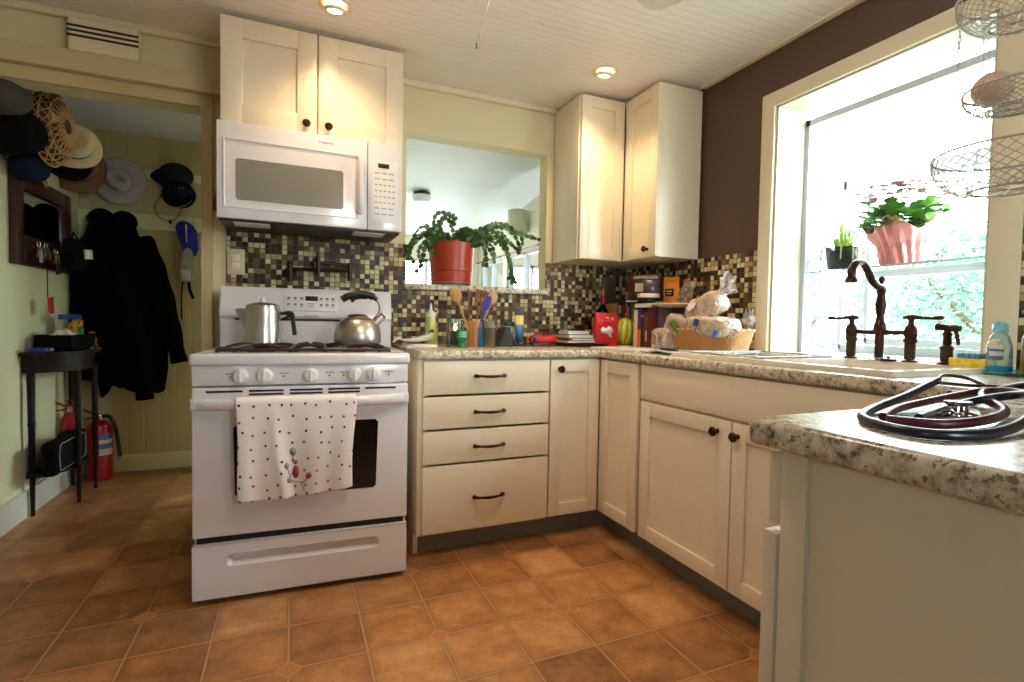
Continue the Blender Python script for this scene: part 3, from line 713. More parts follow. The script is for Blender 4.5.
for u, v, a, b in ((.475, .79, .028, .055), (.475, .71, .018, .018), (.59, .83, .028, .026)): g.mat(mr, disc(u, v, a, b))
for (a, b), (c, d) in (((.44, .86), (.56, .885)), ((.52, .9), (.585, .85)), ((.46, .66), (.47, .72)), ((.41, .75), (.43, .83)), ((.53, .9), (.56, .96))): g.tube([sp(a, b, 0), sp(c, d, 0)], .0014, 4, m=mg)
g.done('embroidery', None, tw, world=True, fixn=False, solid=.0008)

# ---------------------------------------------------------------- sink and faucet
def sink():
    g = G(); x0, x1, y0, y1 = -.595, -.045, -1.085, -1.945; zr = .917
    bowls = [(-.545, -.145, -1.135, -1.485), (-.545, -.145, -1.52, -1.895)]
    XS_ = sorted({x0, x1, -.545, -.145}); YS_ = sorted({y0, y1, -1.135, -1.485, -1.52, -1.895})
    b = bmesh.new(); vs = {}
    V = lambda x, y, z: vs.setdefault((x, y, z), None) or vs.__setitem__((x, y, z), b.verts.new((x, y, z))) or vs[(x, y, z)]
    for i in range(len(XS_)-1):
        for j in range(len(YS_)-1):
            cx, cy = (XS_[i]+XS_[i+1])/2, (YS_[j]+YS_[j+1])/2
            if any(B[0] < cx < B[1] and B[3] < cy < B[2] for B in bowls): continue
            b.faces.new([V(XS_[i], YS_[j], zr), V(XS_[i+1], YS_[j], zr), V(XS_[i+1], YS_[j+1], zr), V(XS_[i], YS_[j+1], zr)])
    xs2 = [x for x in XS_]; ys2 = [y for y in YS_]
    for j in range(len(ys2)-1):
        for x in (x0, x1): b.faces.new([V(x, ys2[j], zr), V(x, ys2[j+1], zr), V(x, ys2[j+1], CT+.0005), V(x, ys2[j], CT+.0005)])
    for i in range(len(xs2)-1):
        for y in (y0, y1): b.faces.new([V(xs2[i], y, zr), V(xs2[i+1], y, zr), V(xs2[i+1], y, CT+.0005), V(xs2[i], y, CT+.0005)])
    for B in bowls:
        zb = .745; q = [(B[0], B[2]), (B[1], B[2]), (B[1], B[3]), (B[0], B[3])]; k = .025
        ib = [(B[0]+k, B[2]-k), (B[1]-k, B[2]-k), (B[1]-k, B[3]+k), (B[0]+k, B[3]+k)]
        lo = [b.verts.new((x, y, zb)) for x, y in ib]
        hi = [V(x, y, zr) for x, y in q]
        if True:
            b.faces.new([hi[0], hi[1], lo[1], lo[0]]); b.faces.new([hi[1], hi[2], lo[2], lo[1]]); b.faces.new([hi[2], hi[3], lo[3], lo[2]]); b.faces.new([hi[3], hi[0], lo[0], lo[3]]); b.faces.new(lo)
    bmesh.ops.remove_doubles(b, verts=b.verts[:], dist=1e-5); bmesh.ops.recalc_face_normals(b, faces=b.faces[:])
    ed = [e for e in b.edges if len(e.link_faces) == 2 and e.calc_face_angle() > .3]
    bmesh.ops.bevel(b, geom=ed, offset=.007, segments=2, affect='EDGES')
    g.add(b); return g
t = thing('kitchen_sink', 'cream double-bowl drop-in sink under the garden window', 'sink', (-.32, -1.515, CT))
m_sink = M('biscuit_enamel', (226, 214, 196), .2, var=.02, coat=.3)
sink().done('basin', m_sink, t, world=True)
for y in (-1.31, -1.7075):
    g = G(); g.lathe([(0, .001), (.03, .001), (.043, .004), (.045, .001)], c=(-.345, y, .745), n=24); g.done('drain', m_steel, t, world=True)
ZD = .917
t = thing('bridge_faucet', 'dark bronze bridge faucet with two lever handles behind the sink', 'faucet', (-.095, -1.60, ZD))
g = G(); g.lathe([(0, 0), (.026, 0), (.026, .006), (.017, .012), (.0145, .02), (.0145, .105), (.019, .112), (.021, .125), (.019, .14), (.0145, .148), (.0125, .17), (.017, .20), (.0185, .215), (.015, .232), (.0125, .25), (.015, .262), (.017, .272), (.012, .28), (0, .282)], n=24)
g.lathe([(0, .28), (.006, .28), (.005, .296), (.010, .304), (.011, .314), (.006, .322), (0, .323)], n=16); o = g.done('post', m_bronze, t); o.scale = (1, 1, .92)
g = G(); g.tube([(0, .098, .115), (0, .05, .112), (0, 0, .112), (0, -.05, .112), (0, -.098, .115)], [.0105, .0095, .012, .0095, .0105], 14); o = g.done('bridge', m_bronze, t); o.scale = (1, 1, .88)
g = G(); g.tube(spline([(.0, 0, .258), (-.026, 0, .262), (-.052, 0, .278), (-.078, 0, .312), (-.108, 0, .338), (-.142, 0, .334), (-.160, 0, .312), (-.163, 0, .286)], 7), [.0125]*8+[.0125]*34+[.0135]*8, 14)
g.lathe([(.013, .018), (.0185, .012), (.0205, 0), (.016, -.004), (0, -.004)], c=(-.163, 0, .27), n=18); g.done('spout', m_bronze, t)
for s in (1, -1):
    g = G(); g.lathe([(0, 0), (.024, 0), (.024, .006), (.0165, .012), (.0165, .075), (.021, .082), (.021, .09), (.018, .095), (.021, .118), (.017, .138), (.009, .148), (.0085, .166), (.0, .167)], c=(0, s*.1, 0), n=22); v_ = g.done('valve', m_bronze, t); v_.scale = (1, 1, .86)
    g = G(); g.tube([(0, s*.075, .176), (0, s*.095, .177), (0, s*.105, .177), (0, s*.135, .174), (0, s*.165, .173), (0, s*.188, .175), (0, s*.196, .176)], [.005, .0115, .0115, .006, .007, .0095, .004], 12)
    g.lathe([(0, .166), (.012, .166), (.014, .172), (.012, .182), (0, .186)], c=(0, s*.1, 0), n=16); g.done('lever', m_bronze, v_)
t = thing('side_sprayer', 'dark bronze side sprayer standing right of the faucet', 'sprayer', (-.09, -1.804, ZD))
g = G(); g.lathe([(0, 0), (.026, 0), (.026, .005), (.018, .012), (.0165, .045), (.019, .05), (.019, .058), (.0125, .064), (.0115, .09), (.014, .1), (.011, .104), (0, .105)], n=22); g.done('base', m_bronze, t)
g = G(); g.tube([(0, .034, .121), (0, .03, .121), (0, .0, .118), (0, -.022, .117), (0, -.034, .117)], [.009, .0125, .0105, .0125, .009], 14); g.tube([(0, -.02, .113), (-.006, -.03, .09), (-.01, -.036, .064)], [.005, .0065, .0045], 10); g.tube([(0, 0, .1), (0, 0, .118)], .010, 12); g.done('spray_head', m_bronze, t)

# wire rack in the left bowl
t = thing('wire_rack', 'grey wire dish rack set in the left sink bowl', 'rack', (-.345, -1.31, .86))
g = G(); zt = .062
for i in range(13): x = -.185+i*.0308; g.tube([(x, .158, zt), (x, .15, zt-.08), (x, -.15, zt-.08), (x, -.158, zt)], .0018, 5)
for j in range(9): y = -.15+j*.0375; g.tube([(-.19, y, zt), (-.185, y, zt-.078), (.185, y, zt-.078), (.19, y, zt)], .0018, 5)
g.tube([(-.193, -.16, zt), (.193, -.16, zt), (.193, .16, zt), (-.193, .16, zt)], .003, 6, closed=True)
for x in (-.15, .15):
    for y in (-.12, .12): g.tube([(x, y, -.112), (x, y, -.02)], .003, 6)
g.done('wire_basket', m_steel, t)

# ---------------------------------------------------------------- things right of the sink
def lathe_thing(name, label, cat, loc, parts, group=None, rz=0):
    t = thing(name, label, cat, loc, rz, group)
    for pn, prof, m in parts: G().lathe(prof, n=26).done(pn, m, t)
    return t
t = lathe_thing('saucer', 'clear pale blue glass saucer under the soap bottle', 'dish', (-.13, -1.985, CT), [('plate', [(0, .002), (.05, .002), (.085, .008), (.09, .012), (.084, .009), (.05, .005), (0, .005)], clear('aqua_glass', (190, 232, 236), body=.12, bodyc=(200, 235, 238)))])
ms = clear('clear_soap', (220, 243, 246), body=.22, bodyc=(226, 242, 244))
t = thing('soap_bottle', 'clear pale blue hand soap bottle on a glass saucer', 'bottle', (-.13, -1.955, CT+.007))
g = G(); S2 = Matrix.Diagonal((.72, 1, 1, 1))
g.lathe([(0, 0), (.024, 0), (.030, .004), (.031, .03), (.029, .075), (.022, .103), (.014, .113), (.014, .12), (0, .12)], n=26, X=S2); g.done('bottle', ms, t)
g = G(); g.lathe([(0, .001), (.0295, .001), (.0315, .006), (.0318, .017), (.0308, .0175)], n=26, X=S2); g.done('blue_base', M('aqua_soap', (40, 160, 214), .15), t)
g = G(); g.surf(lambda u, v: (-.0225*math.cos((u-.5)*1.5)-.0005, (u-.5)*.036, .035+.045*v), 8, 2); g.done('label', bands('soap_label', 2, [(0, (96, 112, 150)), (.25, (214, 218, 224)), (.55, (90, 104, 148)), (.7, (222, 224, 228))]), t)
for y, z, r in ((.006, .083, .012), (-.012, .072, .009)): G().ell((-.0195, y, z), (.004, r, r*.9), 12).done('printed_flower', M('cream_petal', (236, 226, 170), .6), t)
g = G(); g.lathe([(.017, .113), (.019, .118), (.0175, .136), (.012, .143), (0, .144)], n=22); g.box((-.03, -.005, .138), (0, .005, .147), .002); g.done('cap', M('aqua_cap', (148, 214, 224), .3), t)
t = thing('pump_bottle', 'olive soap pump bottle with black pump by the window casing', 'bottle', (-.16, -2.055, CT))
G().lathe([(0, 0), (.034, 0), (.037, .004), (.037, .105), (.032, .118), (.014, .128), (.014, .135), (0, .135)], n=26).done('bottle', bands('olive_bottle', 2, [(0, (110, 120, 40)), (.12, (120, 92, 26)), (.8, (222, 216, 196))]), t)
g = G(); g.lathe([(.016, .13), (.017, .15), (.006, .153), (.006, .178), (.011, .18), (.011, .19), (0, .191)], n=18); g.tube([(0, 0, .185), (-.015, .018, .186), (-.024, .03, .176)], .005, 8); g.done('pump', m_black, t)
t = thing('sponge', 'yellow sponge with a blue top beside the sprayer', 'sponge', (-.115, -1.885, ZD)); 
G().box((-.028, -.05, 0), (.028, .05, .026), .005).done('foam', speckle('yellow_foam', (222, 188, 40), (236, 214, 92), 90, .5, .9), t); G().box((-.026, -.028, .0265), (.026, .03, .042), .005).done('scourer', speckle('blue_scourer', (60, 104, 160), (110, 150, 196), 120, .5, .9), t)
t = thing('drain_stopper', 'small bronze sink stopper between faucet post and handle', 'stopper', (-.128, -1.652, ZD)); G().lathe([(0, 0), (.024, 0), (.026, .004), (.024, .009), (.006, .011), (.005, .017), (0, .018)], n=22).done('stopper', m_bronze, t)
G().tube([(.0+.02*math.cos(a), .045+.018*math.sin(a), .004) for a in [k*PI/6 for k in range(12)]], .003, 6, closed=True).done('ring', m_chrome, t)

# ---------------------------------------------------------------- stove-top vessels
def onst(x, y, z): return MST @ Vector((x, y, z))
t = thing('percolator', 'tall aluminium coffee percolator on the left rear burner', 'coffee pot', onst(.19, .375, .921), -.05)
g = G(); g.lathe([(0, 0), (.068, 0), (.072, .004), (.0715, .012), (.0705, .14), (.0655, .15), (.066, .155), (.063, .155), (.062, .148), (.0, .148)], n=36); g.done('body', m_alu, t)
g = G(); g.lathe([(.0665, .155), (.066, .160), (.052, .168), (.022, .173), (.012, .175), (0, .175)], n=32); ld = g.done('lid', m_alu, t)
G().lathe([(.011, .174), (.012, .178), (.010, .19), (.006, .197), (0, .199)], n=16).done('glass_knob', clear('knob_glass', (240, 240, 240), body=.3), ld)
g = G(); g.prism([(-.064, .045), (-.071, .07), (-.108, .140), (-.106, .146), (-.062, .146)], lambda a, b, d: (a, d, b), -.014, .014, bev=.004); g.done('spout', m_alu, t)
g = G(); g.tube(spline([(.066, -.005, .128), (.09, -.006, .13), (.112, -.008, .127), (.116, -.008, .11), (.122, -.009, .07), (.126, -.010, .035)], 5), [.010]*6+[.014]*10+[.012]*10, 10, flat=.75); g.tube([(.064, -.005, .1), (.085, -.006, .107), (.105, -.008, .12)], .006, 8); g.done('handle', m_black, t)
t = thing('tea_kettle', 'round stainless kettle with black looped handle on the right rear burner', 'kettle', onst(.578, .345, .921), -.05)
g = G(); g.lathe([(0, 0), (.090, 0), (.099, .004), (.1025, .014), (.102, .04), (.095, .072), (.080, .098), (.060, .113), (.044, .119), (.043, .1215), (0, .1215)], n=40); g.done('body', m_steel, t)
G().lathe([(.043, .1205), (.044, .125), (.03, .131), (0, .133)], n=28).done('lid', m_black, t)
g = G(); g.tube([(.068, 0, .085), (.088, 0, .106), (.109, 0, .126)], [.021, .0185, .0165], 16); g.done('spout', m_steel, t)
g = G(); g.tube([(.108, 0, .125), (.113, 0, .130)], [.017, .0145], 16); g.done('whistle_cap', m_black, t)
g = G(); g.tube(spline([(.07, 0, .108), (.094, 0, .138), (.098, 0, .172), (.082, 0, .2), (.052, 0, .215)], 6), .0075, 10); hd = g.done('handle_arm', m_steel, t)
g = G(); g.tube(spline([(.085, 0, .199), (.055, 0, .216), (.01, 0, .222), (-.04, 0, .212), (-.068, 0, .194)], 6), [.010]*4+[.016]*17+[.015]*4, 12); g.tube(spline([(.04, 0, .205), (.0, 0, .205), (-.03, 0, .19)], 5), [.006]*8+[.009]*3, 8); g.done('grip', m_black, hd)
# pot filler tap folded against the tiles
t = thing('pot_filler', 'dark bronze folding pot filler tap on the mosaic above the stove', 'tap', (-2.03, -.012, 1.25))
g = G(); g.lathe([(0, 0), (.03, 0), (.03, .006), (.015, .012), (.013, .05), (0, .05)], n=20, X=Matrix.Rotation(PI/2, 4, 'X')); g.tube([(0, -.045, -.045), (0, -.045, .035)], [.012, .012], 12); g.ell((0, -.045, .04), (.014, .014, .012), 12); g.tube([(-.04, -.05, -.02), (0, -.045, -.02)], [.006, .005], 8); g.done('valve', m_bronze, t)
g = G(); g.tube([(0, -.045, .018), (.15, -.055, .02), (.275, -.06, .022)], .0085, 10); g.tube([(.275, -.06, -.03), (.275, -.06, .06)], .011, 12); g.done('lower_arm', m_bronze, t)
g = G(); g.tube([(.275, -.06, .045), (.19, -.072, .05), (.125, -.076, .052)], .0085, 10); g.tube([(.125, -.076, .085), (.125, -.076, .02), (.125, -.076, -.0)], [.011, .012, .010], 12); g.ell((.125, -.076, .09), (.01, .01, .012), 10); g.tube([(.10, -.09, .062), (.125, -.076, .062)], .005, 8); g.done('upper_arm', m_bronze, t)
t = thing('switch_plate', 'almond double switch plate on the mosaic left of the stove', 'switch', (-2.264, -.012, 1.291))
m_alm = M('almond_plastic', (206, 194, 158), .4, var=.02)
G().box((-.037, -.006, -.06), (.037, 0, .06), .003).done('plate', m_alm, t)
for z in (.018, -.018): G().box((-.017, -.011, z-.016), (.017, -.005, z+.016), .003).done('rocker', M('ivory_plastic', (226, 218, 192), .35), t)

# ---------------------------------------------------------------- things on the back run of the worktop
m_paper = M('white_paper', (236, 232, 222), .7, var=.03); m_ceram = M('white_ceramic', (232, 230, 224), .2, coat=.3, var=.02)
def fold(g, a, bow, L, w, z, n=14):
    g.surf(lambda u, v: (a[0]+L*(u-.5), a[1]+w*(v-.5), z+bow*math.sin(PI*u)**2+.003*math.sin(9*v)), n, 8)
t = thing('paper_stack', 'thin stack of cream papers under a white dish by the stove', 'papers', (-1.445, -.27, CT))
for k in range(3): G().box((-.075+.006*k, -.08, .004*k), (.07-.004*k, .085, .004*k+.0036)).done('sheet', m_paper, t, rot=(0, 0, .08*k))
t = thing('spoon_rest', 'white curved dish lying on papers by the stove', 'dish', (-1.45, -.25, CT+.0125))
g = G(); g.surf(lambda u, v: (-.075+.15*u, (v-.5)*.10*math.sin(PI*(.12+.78*u)), .014+.022*abs(2*v-1)**2*(.4+u)+.012*u-.010*math.sin(PI*u)), 16, 12); g.done('bowl', m_ceram, t, solid=.004)
g = G(); g.tube(spline([(-.075, 0, .018), (-.10, -.005, .026), (-.12, -.01, .008)], 5), [.012]*3+[.014]*5+[.010]*3, 10, flat=.4); g.done('rim_handle', m_ceram, t)
t = thing('squeeze_bottle', 'clear squeeze bottle of pale green oil near the stove', 'bottle', (-1.372, -.2, CT))
G().lathe([(0, 0), (.026, 0), (.0285, .004), (.0285, .128), (.0245, .148), (0, .148)], n=26).done('bottle', M('pale_green_oil', (190, 200, 120), .2, coat=.3), t)
g = G(); g.lathe([(.0255, .146), (.0265, .15), (.0265, .168), (.014, .176), (.008, .18), (.003, .218), (0, .218)], n=22); g.tube(arc((.024, .176), .013, -PI*.6, PI*.6, 8, lambda a, b: (a, 0, b)), .0025, 6); g.done('nozzle_cap', m_whiteplastic, t)
g = G(); g.surf(lambda u, v: (.0287*math.sin((u-.5)*1.1), -.0287*math.cos((u-.5)*1.1), .072+.026*math.sin(PI*max(.02, min(.98, u)))*(v-.5)), 12, 3); g.done('print', M('dark_green_print', (48, 70, 40), .5), t)
t = thing('candle_jar', 'glass jar candle with dark green wax and a lit flame', 'candle', (-1.275, -.31, CT))
G().lathe([(0, 0), (.040, 0), (.043, .003), (.043, .136), (.0405, .136), (.0405, .008), (0, .008)], n=30).done('jar', clear('jar_glass', (238, 244, 240), body=.03), t)
G().lathe([(0, .009), (.0395, .009), (.0395, .078), (0, .078)], n=28).done('wax', M('dark_green_wax', (26, 48, 36), .4), t)
g = G(); g.lathe([(0, .080), (.006, .084), (.0085, .095), (.005, .108), (0, .118)], n=14); g.done('flame', M('flame_glow', (255, 190, 90), .5, emit=16), t)
t = thing('votive_candle', 'small green glass votive with a pale label in front of the jar candle', 'candle', (-1.262, -.375, CT))
G().lathe([(0, 0), (.023, 0), (.018, .008), (.0175, .028), (.024, .036), (.027, .045), (.0275, .085), (.025, .085), (.024, .048), (0, .045)], n=26).done('cup', clear('green_glass', (96, 190, 130), body=.45, bodyc=(70, 160, 104)), t)
g = G(); g.surf(lambda u, v: (.0282*math.sin((u-.5)*1.7), -.0282*math.cos((u-.5)*1.7), .05+.028*v), 12, 2); g.done('label', bands('green_label', 2, [(0, (96, 186, 130)), (.3, (40, 110, 74)), (.38, (120, 200, 150)), (.62, (40, 110, 74)), (.72, (110, 196, 142))]), t)
m_spoon = wood('pale_spoon_wood', (176, 132, 82), (206, 166, 112), 5, .6); m_spoon2 = wood('brown_spoon_wood', (120, 68, 34), (150, 92, 50), 5, .5)
t = thing('utensil_crock', 'tall tan wooden cylinder holding wooden spoons', 'holder', (-1.15, -.215, CT))
G().lathe([(0, 0), (.033, 0), (.034, .004), (.034, .132), (.029, .132), (.029, .01), (0, .01)], n=30).done('crock', wood('tan_crock_wood', (182, 118, 70), (206, 150, 100), 4, .45), t)
def utensil(name, label, cat, base, tip, m, head, mm=None, grp='utensils in the wooden crock'):
    t = thing(name, label, cat, base, group=grp); d = Vector(tip)-Vector(base); L = d.length
    q = aim(d, (-.35, -.94, 0)); hl, hw, flat = head
    g = G(); g.tube([q @ Vector((0, 0, s)) for s in (0, L*.3, L-hl*.9)], [.0055, .005, .005], 8); g.done('handle', m, t)
    g = G()
    if name == 'slotted_spatula':
        for k in (-1.5, -.5, .5, 1.5): g.box((k*hw*.52-hw*.14, -.0025, L-hl*.85), (k*hw*.52+hw*.14, .0025, L-.006), .001, X=q)
        g.prism([(-hw*.95, L-hl*.82), (-.006, L-hl), (.006, L-hl), (hw*.95, L-hl*.82)], lambda a, b, dd: q @ Vector((a, dd, b)), -.003, .003); g.box((-hw*.95, -.003, L-.010), (hw*.95, .003, L), .001, X=q)
    elif flat: g.prism([(-.006, L-hl), (.006, L-hl), (hw, L-hl*.75), (hw, L-.008), (hw*.7, L), (-hw*.9, L), (-hw, L-.01), (-hw, L-hl*.75)], lambda a, b, dd: q @ Vector((a, dd, b)), -.003, .003, bev=.001)
    else: g.ell(q @ Vector((0, 0, L-hl*.5)), (hw, .008, hl*.5), 16, X=q)
    g.done('head', mm or m, t); return t
cx, cy = -1.15, -.215
utensil('wooden_spoon', 'large pale wooden spoon leaning left in the crock', 'spoon', (cx-.004, cy-.01, .915), (-1.268, -.24, 1.205), m_spoon, (.085, .030, 0))
utensil('wooden_stick', 'thin dark wooden handle upright in the crock', 'spoon', (cx-.016, cy+.004, .915), (-1.172, -.2, 1.205), m_spoon2, (.03, .007, 0))
utensil('slotted_spatula', 'brown slotted wooden spatula upright in the crock', 'spatula', (cx, cy, .915), (-1.112, -.235, 1.195), m_spoon2, (.10, .031, 1))
utensil('silicone_spatula', 'bright blue spatula in the wooden crock', 'spatula', (cx+.01, cy-.008, .915), (-1.075, -.235, 1.165), M('steel_handle_blue', (40, 76, 170), .4), (.085, .021, 1), M('blue_silicone', (24, 62, 170), .4))
utensil('wooden_spoon', 'round pale wooden spoon leaning right in the crock', 'spoon', (cx+.012, cy+.002, .915), (-1.035, -.225, 1.19), m_spoon, (.075, .029, 0))
utensil('wooden_spoon', 'reddish wooden spoon behind the pale spoon leaning right', 'spoon', (cx+.018, cy+.016, .915), (-1.005, -.15, 1.175), m_spoon2, (.07, .024, 0))
t = thing('spray_bottle', 'slim bottle of bright blue liquid between crock and glass', 'bottle', (-1.138, -.31, CT))
G().lathe([(0, 0), (.017, 0), (.0185, .003), (.0185, .088), (.014, .10), (0, .10)], n=22).done('bottle', M('blue_liquid', (44, 142, 196), .15, coat=.5), t); G().lathe([(.0145, .098), (.0125, .105), (.011, .118), (.007, .13), (0, .131)], n=18).done('neck', clear('clear_neck', body=.35, bodyc=(210, 220, 226)), t)
t = thing('drinking_glass', 'tall glass of milky brown iced coffee on the worktop', 'glass', (-1.122, -.385, CT))
G().lathe([(0, 0), (.028, 0), (.030, .003), (.0395, .138), (.0375, .138), (.0285, .012), (0, .012)], n=32).done('glass', clear('tumbler_glass', (244, 244, 240), body=.03), t)
G().lathe([(0, .0125), (.0282, .0125), (.0345, .098), (0, .098)], n=28).done('coffee', M('iced_coffee', (104, 78, 48), .3, var=.12, scale=60), t)
G().lathe([(.0346, .0985), (.0368, .132), (0, .130)], n=28).done('foam', M('milk_foam', (216, 196, 166), .6), t)
t = thing('desk_speaker', 'dark grey wedge-shaped smart display seen from the side', 'speaker', (-.985, -.24, CT))
G().prism([(-.05, 0), (.035, 0), (.012, .10), (-.012, .10)], lambda a, b, d: (a, d, b), -.06, .06, bev=.006).done('stand', M('charcoal_fabric', (62, 62, 64), .85, var=.2, scale=200), t); G().box((.0, 0, 0), (.007, .11, .1), .003).done('screen', m_gloss, t, loc=(.036, -.055, .004), rot=(0, -.24, 0))
t = thing('white_jar', 'white plastic jar with a dark green lid behind the wedge speaker', 'jar', (-.908, -.12, CT))
G().lathe([(0, 0), (.029, 0), (.031, .003), (.031, .105), (0, .106)], n=26).done('jar', bands('jar_wrap', 2, [(0, (228, 230, 228)), (.3, (190, 200, 200)), (.36, (230, 232, 230)), (.6, (150, 176, 168)), (.66, (230, 232, 230))]), t); G().lathe([(.032, .105), (.033, .11), (.033, .126), (.03, .13), (0, .13)], n=26).done('lid', M('dark_green_lid', (36, 84, 66), .4), t)
t = thing('sunscreen_tube', 'squeeze tube fading yellow to blue with black crimped top', 'tube', (-.873, -.185, CT+.017))
g = G(); g.surf(lambda u, v: ((.022+.008*v)*math.cos(2*PI*u), (.018*(1-v)+.003)*math.sin(2*PI*u), .026+.165*v), 26, 12, cu=True); g.done('tube', bands('tube_print', 2, [(0, (40, 60, 104)), (.18, (46, 104, 150)), (.42, (84, 150, 176)), (.46, (232, 214, 110)), (.72, (224, 206, 96)), (.76, (46, 40, 40)), (1, (40, 36, 36))], interp='LINEAR'), t)
G().lathe([(0, 0), (.019, 0), (.020, .003), (.021, .026), (0, .027)], n=22).done('cap', M('navy_cap', (44, 60, 104), .4), t)
t = thing('phone', 'black phone lying flat under the squeeze tube', 'phone', (-.885, -.225, CT)); G().box((-.072, -.05, 0), (.072, .065, .010), .004).done('case', m_black, t); G().box((-.067, -.045, .0095), (.067, .06, .0108)).done('screen', m_gloss, t)
t = thing('wallet', 'small dark leather wallet next to the phone', 'wallet', (-.79, -.25, CT)); G().box((-.045, -.04, 0), (.045, .04, .018), .006).done('wallet', M('dark_leather', (50, 38, 46), .5, bump=.2), t)
t = thing('bottle_stopper', 'small bottle stopper with blue ball on the wallet', 'stopper', (-.80, -.235, CT+.0185)); G().lathe([(0, 0), (.010, 0), (.010, .012), (.006, .016), (0, .016)], n=16).done('stem', m_black, t); G().ell((0, 0, .026), (.012, .012, .011), 14).done('ball', M('blue_ball', (46, 96, 160), .2), t)
t = thing('zip_pouch', 'bright red zip pouch lying against the mosaic', 'pouch', (-.725, -.185, CT))
g = G(); g.surf(lambda u, v: (-.082+.164*u, .045*math.cos(2*PI*v)*(.55+.45*math.sin(PI*min(1, max(0, u)))), .031+(.033+.006*math.sin(7*u+4*v))*math.sin(2*PI*v)*(.35+.65*math.sin(PI*u)**.5)), 22, 16, cv=True)
g.b.faces.new([v for v in g.b.verts[:16]]); g.b.verts.ensure_lookup_table(); g.b.faces.new([v for v in g.b.verts[-16:]]); g.done('pouch', M('red_nylon', (198, 34, 28), .5, bump=.3, scale=12), t); G().tube([(-.07, -.012, .064), (0, -.014, .068), (.07, -.012, .064)], .0025, 6).done('zip', M('dark_zip', (90, 20, 20), .5), t)
# flat stack: dark griddle, magazines, book
t = thing('griddle_pan', 'black round griddle pan at the bottom of the flat stack', 'pan', (-.50, -.235, CT))
G().lathe([(0, 0), (.135, 0), (.15, .018), (.153, .02), (.146, .02), (.132, .006), (0, .006)], n=40).done('pan', m_iron, t); G().tube([(-.145, 0, .016), (-.2, -.02, .02), (-.26, -.035, .014)], [.010, .011, .012], 8, flat=.5).done('handle', m_black, t)
def flat(name, label, cat, loc, sx, sy, h, m, rz=0, grp=None):
    t = thing(name, label, cat, loc, rz, grp); g = G(); g.box((-sx/2, -sy/2, 0), (sx/2, sy/2, h*.12)); g.box((-sx/2, -sy/2, h*.88), (sx/2, sy/2, h)); g.box((-sx/2, sy/2-.003, 0), (sx/2, sy/2, h)); g.done('cover', m, t)
    G().box((-sx/2+.004, -sy/2+.003, h*.12), (sx/2-.003, sy/2-.004, h*.88)).done('pages', m_paper, t); return t
flat('magazine', 'orange magazine lying askew on the griddle pan', 'magazine', (-.53, -.22, CT+.0215), .26, .19, .010, M('orange_cover', (190, 130, 60), .4, var=.5, scale=20), .12, 'flat stack by the red bag')
flat('magazine', 'pale brown magazine under the slate book', 'magazine', (-.47, -.2, CT+.0325), .25, .2, .012, M('brown_cover', (150, 116, 86), .4, var=.4, scale=14), -.06, 'flat stack by the red bag')
flat('book', 'thin slate grey book lying below the white box', 'book', (-.49, -.19, CT+.0455), .27, .2, .020, M('slate_cover', (84, 92, 104), .5), .03, 'flat stack by the red bag')
flat('book', 'small white book on top of the flat stack', 'book', (-.535, -.2, CT+.0665), .14, .11, .018, M('white_cover', (232, 230, 226), .5), 0, 'flat stack by the red bag')
# red bag with a white bird print
t = thing('coffee_bag', 'red paper bag printed with white birds, folded at the top', 'bag', (-.392, -.30, CT))
g = G(); m_bag = speckle('red_bag_print', (196, 30, 26), (206, 36, 30), 30, .5, .4)
def bagf(u, v):
    a = 2*PI*u; c, s = math.cos(a), math.sin(a); k = max(abs(c), abs(s)); dep = .022*(1-.75*max(0, (v-.75)/.25))
    return (.070*c/k+.002*math.sin(9*v), dep*s/k, .187*v)
g.surf(bagf, 32, 14, cu=True); g.box((-.07, -.020, .0), (.07, .020, .002)); g.box((-.071, -.012, .18), (.071, .010, .19), .003); bag = g.done('bag', m_bag, t)
m_wp = M('white_print', (236, 230, 226), .5)
def blob(g, P, y): f = [g.b.verts.new((a, y, b)) for a, b in P]; g.b.faces.new(f)
for P in ([(-.042, .088), (-.03, .108), (-.01, .100), (.004, .112), (.022, .104), (.030, .088), (.018, .074), (.024, .058), (.008, .062), (-.008, .078), (-.03, .078)], [(-.014, .152), (.0, .146), (.008, .160), (.016, .146), (.034, .140), (.03, .150), (.016, .154), (.0, .154)]):
    g = G(); P = [(a*1.2+.004, .09+(b-.09)*1.2) for a, b in P]; blob(g, P, -.0228 if P[0][1] < .12 else -.0215); g.done('bird_print', m_wp, bag, fixn=False, solid=.0006)
g = G()
for x, z in ((-.052, .05), (-.045, .03), (.03, .028), (.046, .05), (-.056, .12), (.05, .12), (-.05, .075), (.052, .085)): g.tube([(x, -.0226, z), (x+.012, -.0226, z+.016)], .0022, 4)
g.done('branch_print', M('olive_print', (116, 66, 40), .6), bag)
G().tube([(-.03, -.012, .187), (-.028, -.016, .2), (-.04, -.018, .197)], .004, 6).done('clip', m_black, t)
t = thing('melon', 'yellow-green striped melon beside the red bag', 'melon', (-.25, -.29, CT+.004))
tm = NT('melon_skin'); w = tm.n('ShaderNodeTexWave', {'Scale': 1.0, 'Distortion': 3.0}); 
sep = tm.n('ShaderNodeSeparateXYZ'); tm.put(sep.inputs[0], tm.coords()); at2 = tm.math('ARCTAN2', sep.outputs[1], sep.outputs[0]); st = tm.math('SINE', tm.math('ADD', tm.math('MULTIPLY', at2, 11.0), tm.math('MULTIPLY', tm.noise(30), 4.0)))
tm.bsdf(Base_Color=tm.ramp(tm.math('MULTIPLY_ADD', st, .5, .5), [(.25, lin((150, 156, 44))), (.6, lin((208, 206, 92)))]), Roughness=.4)
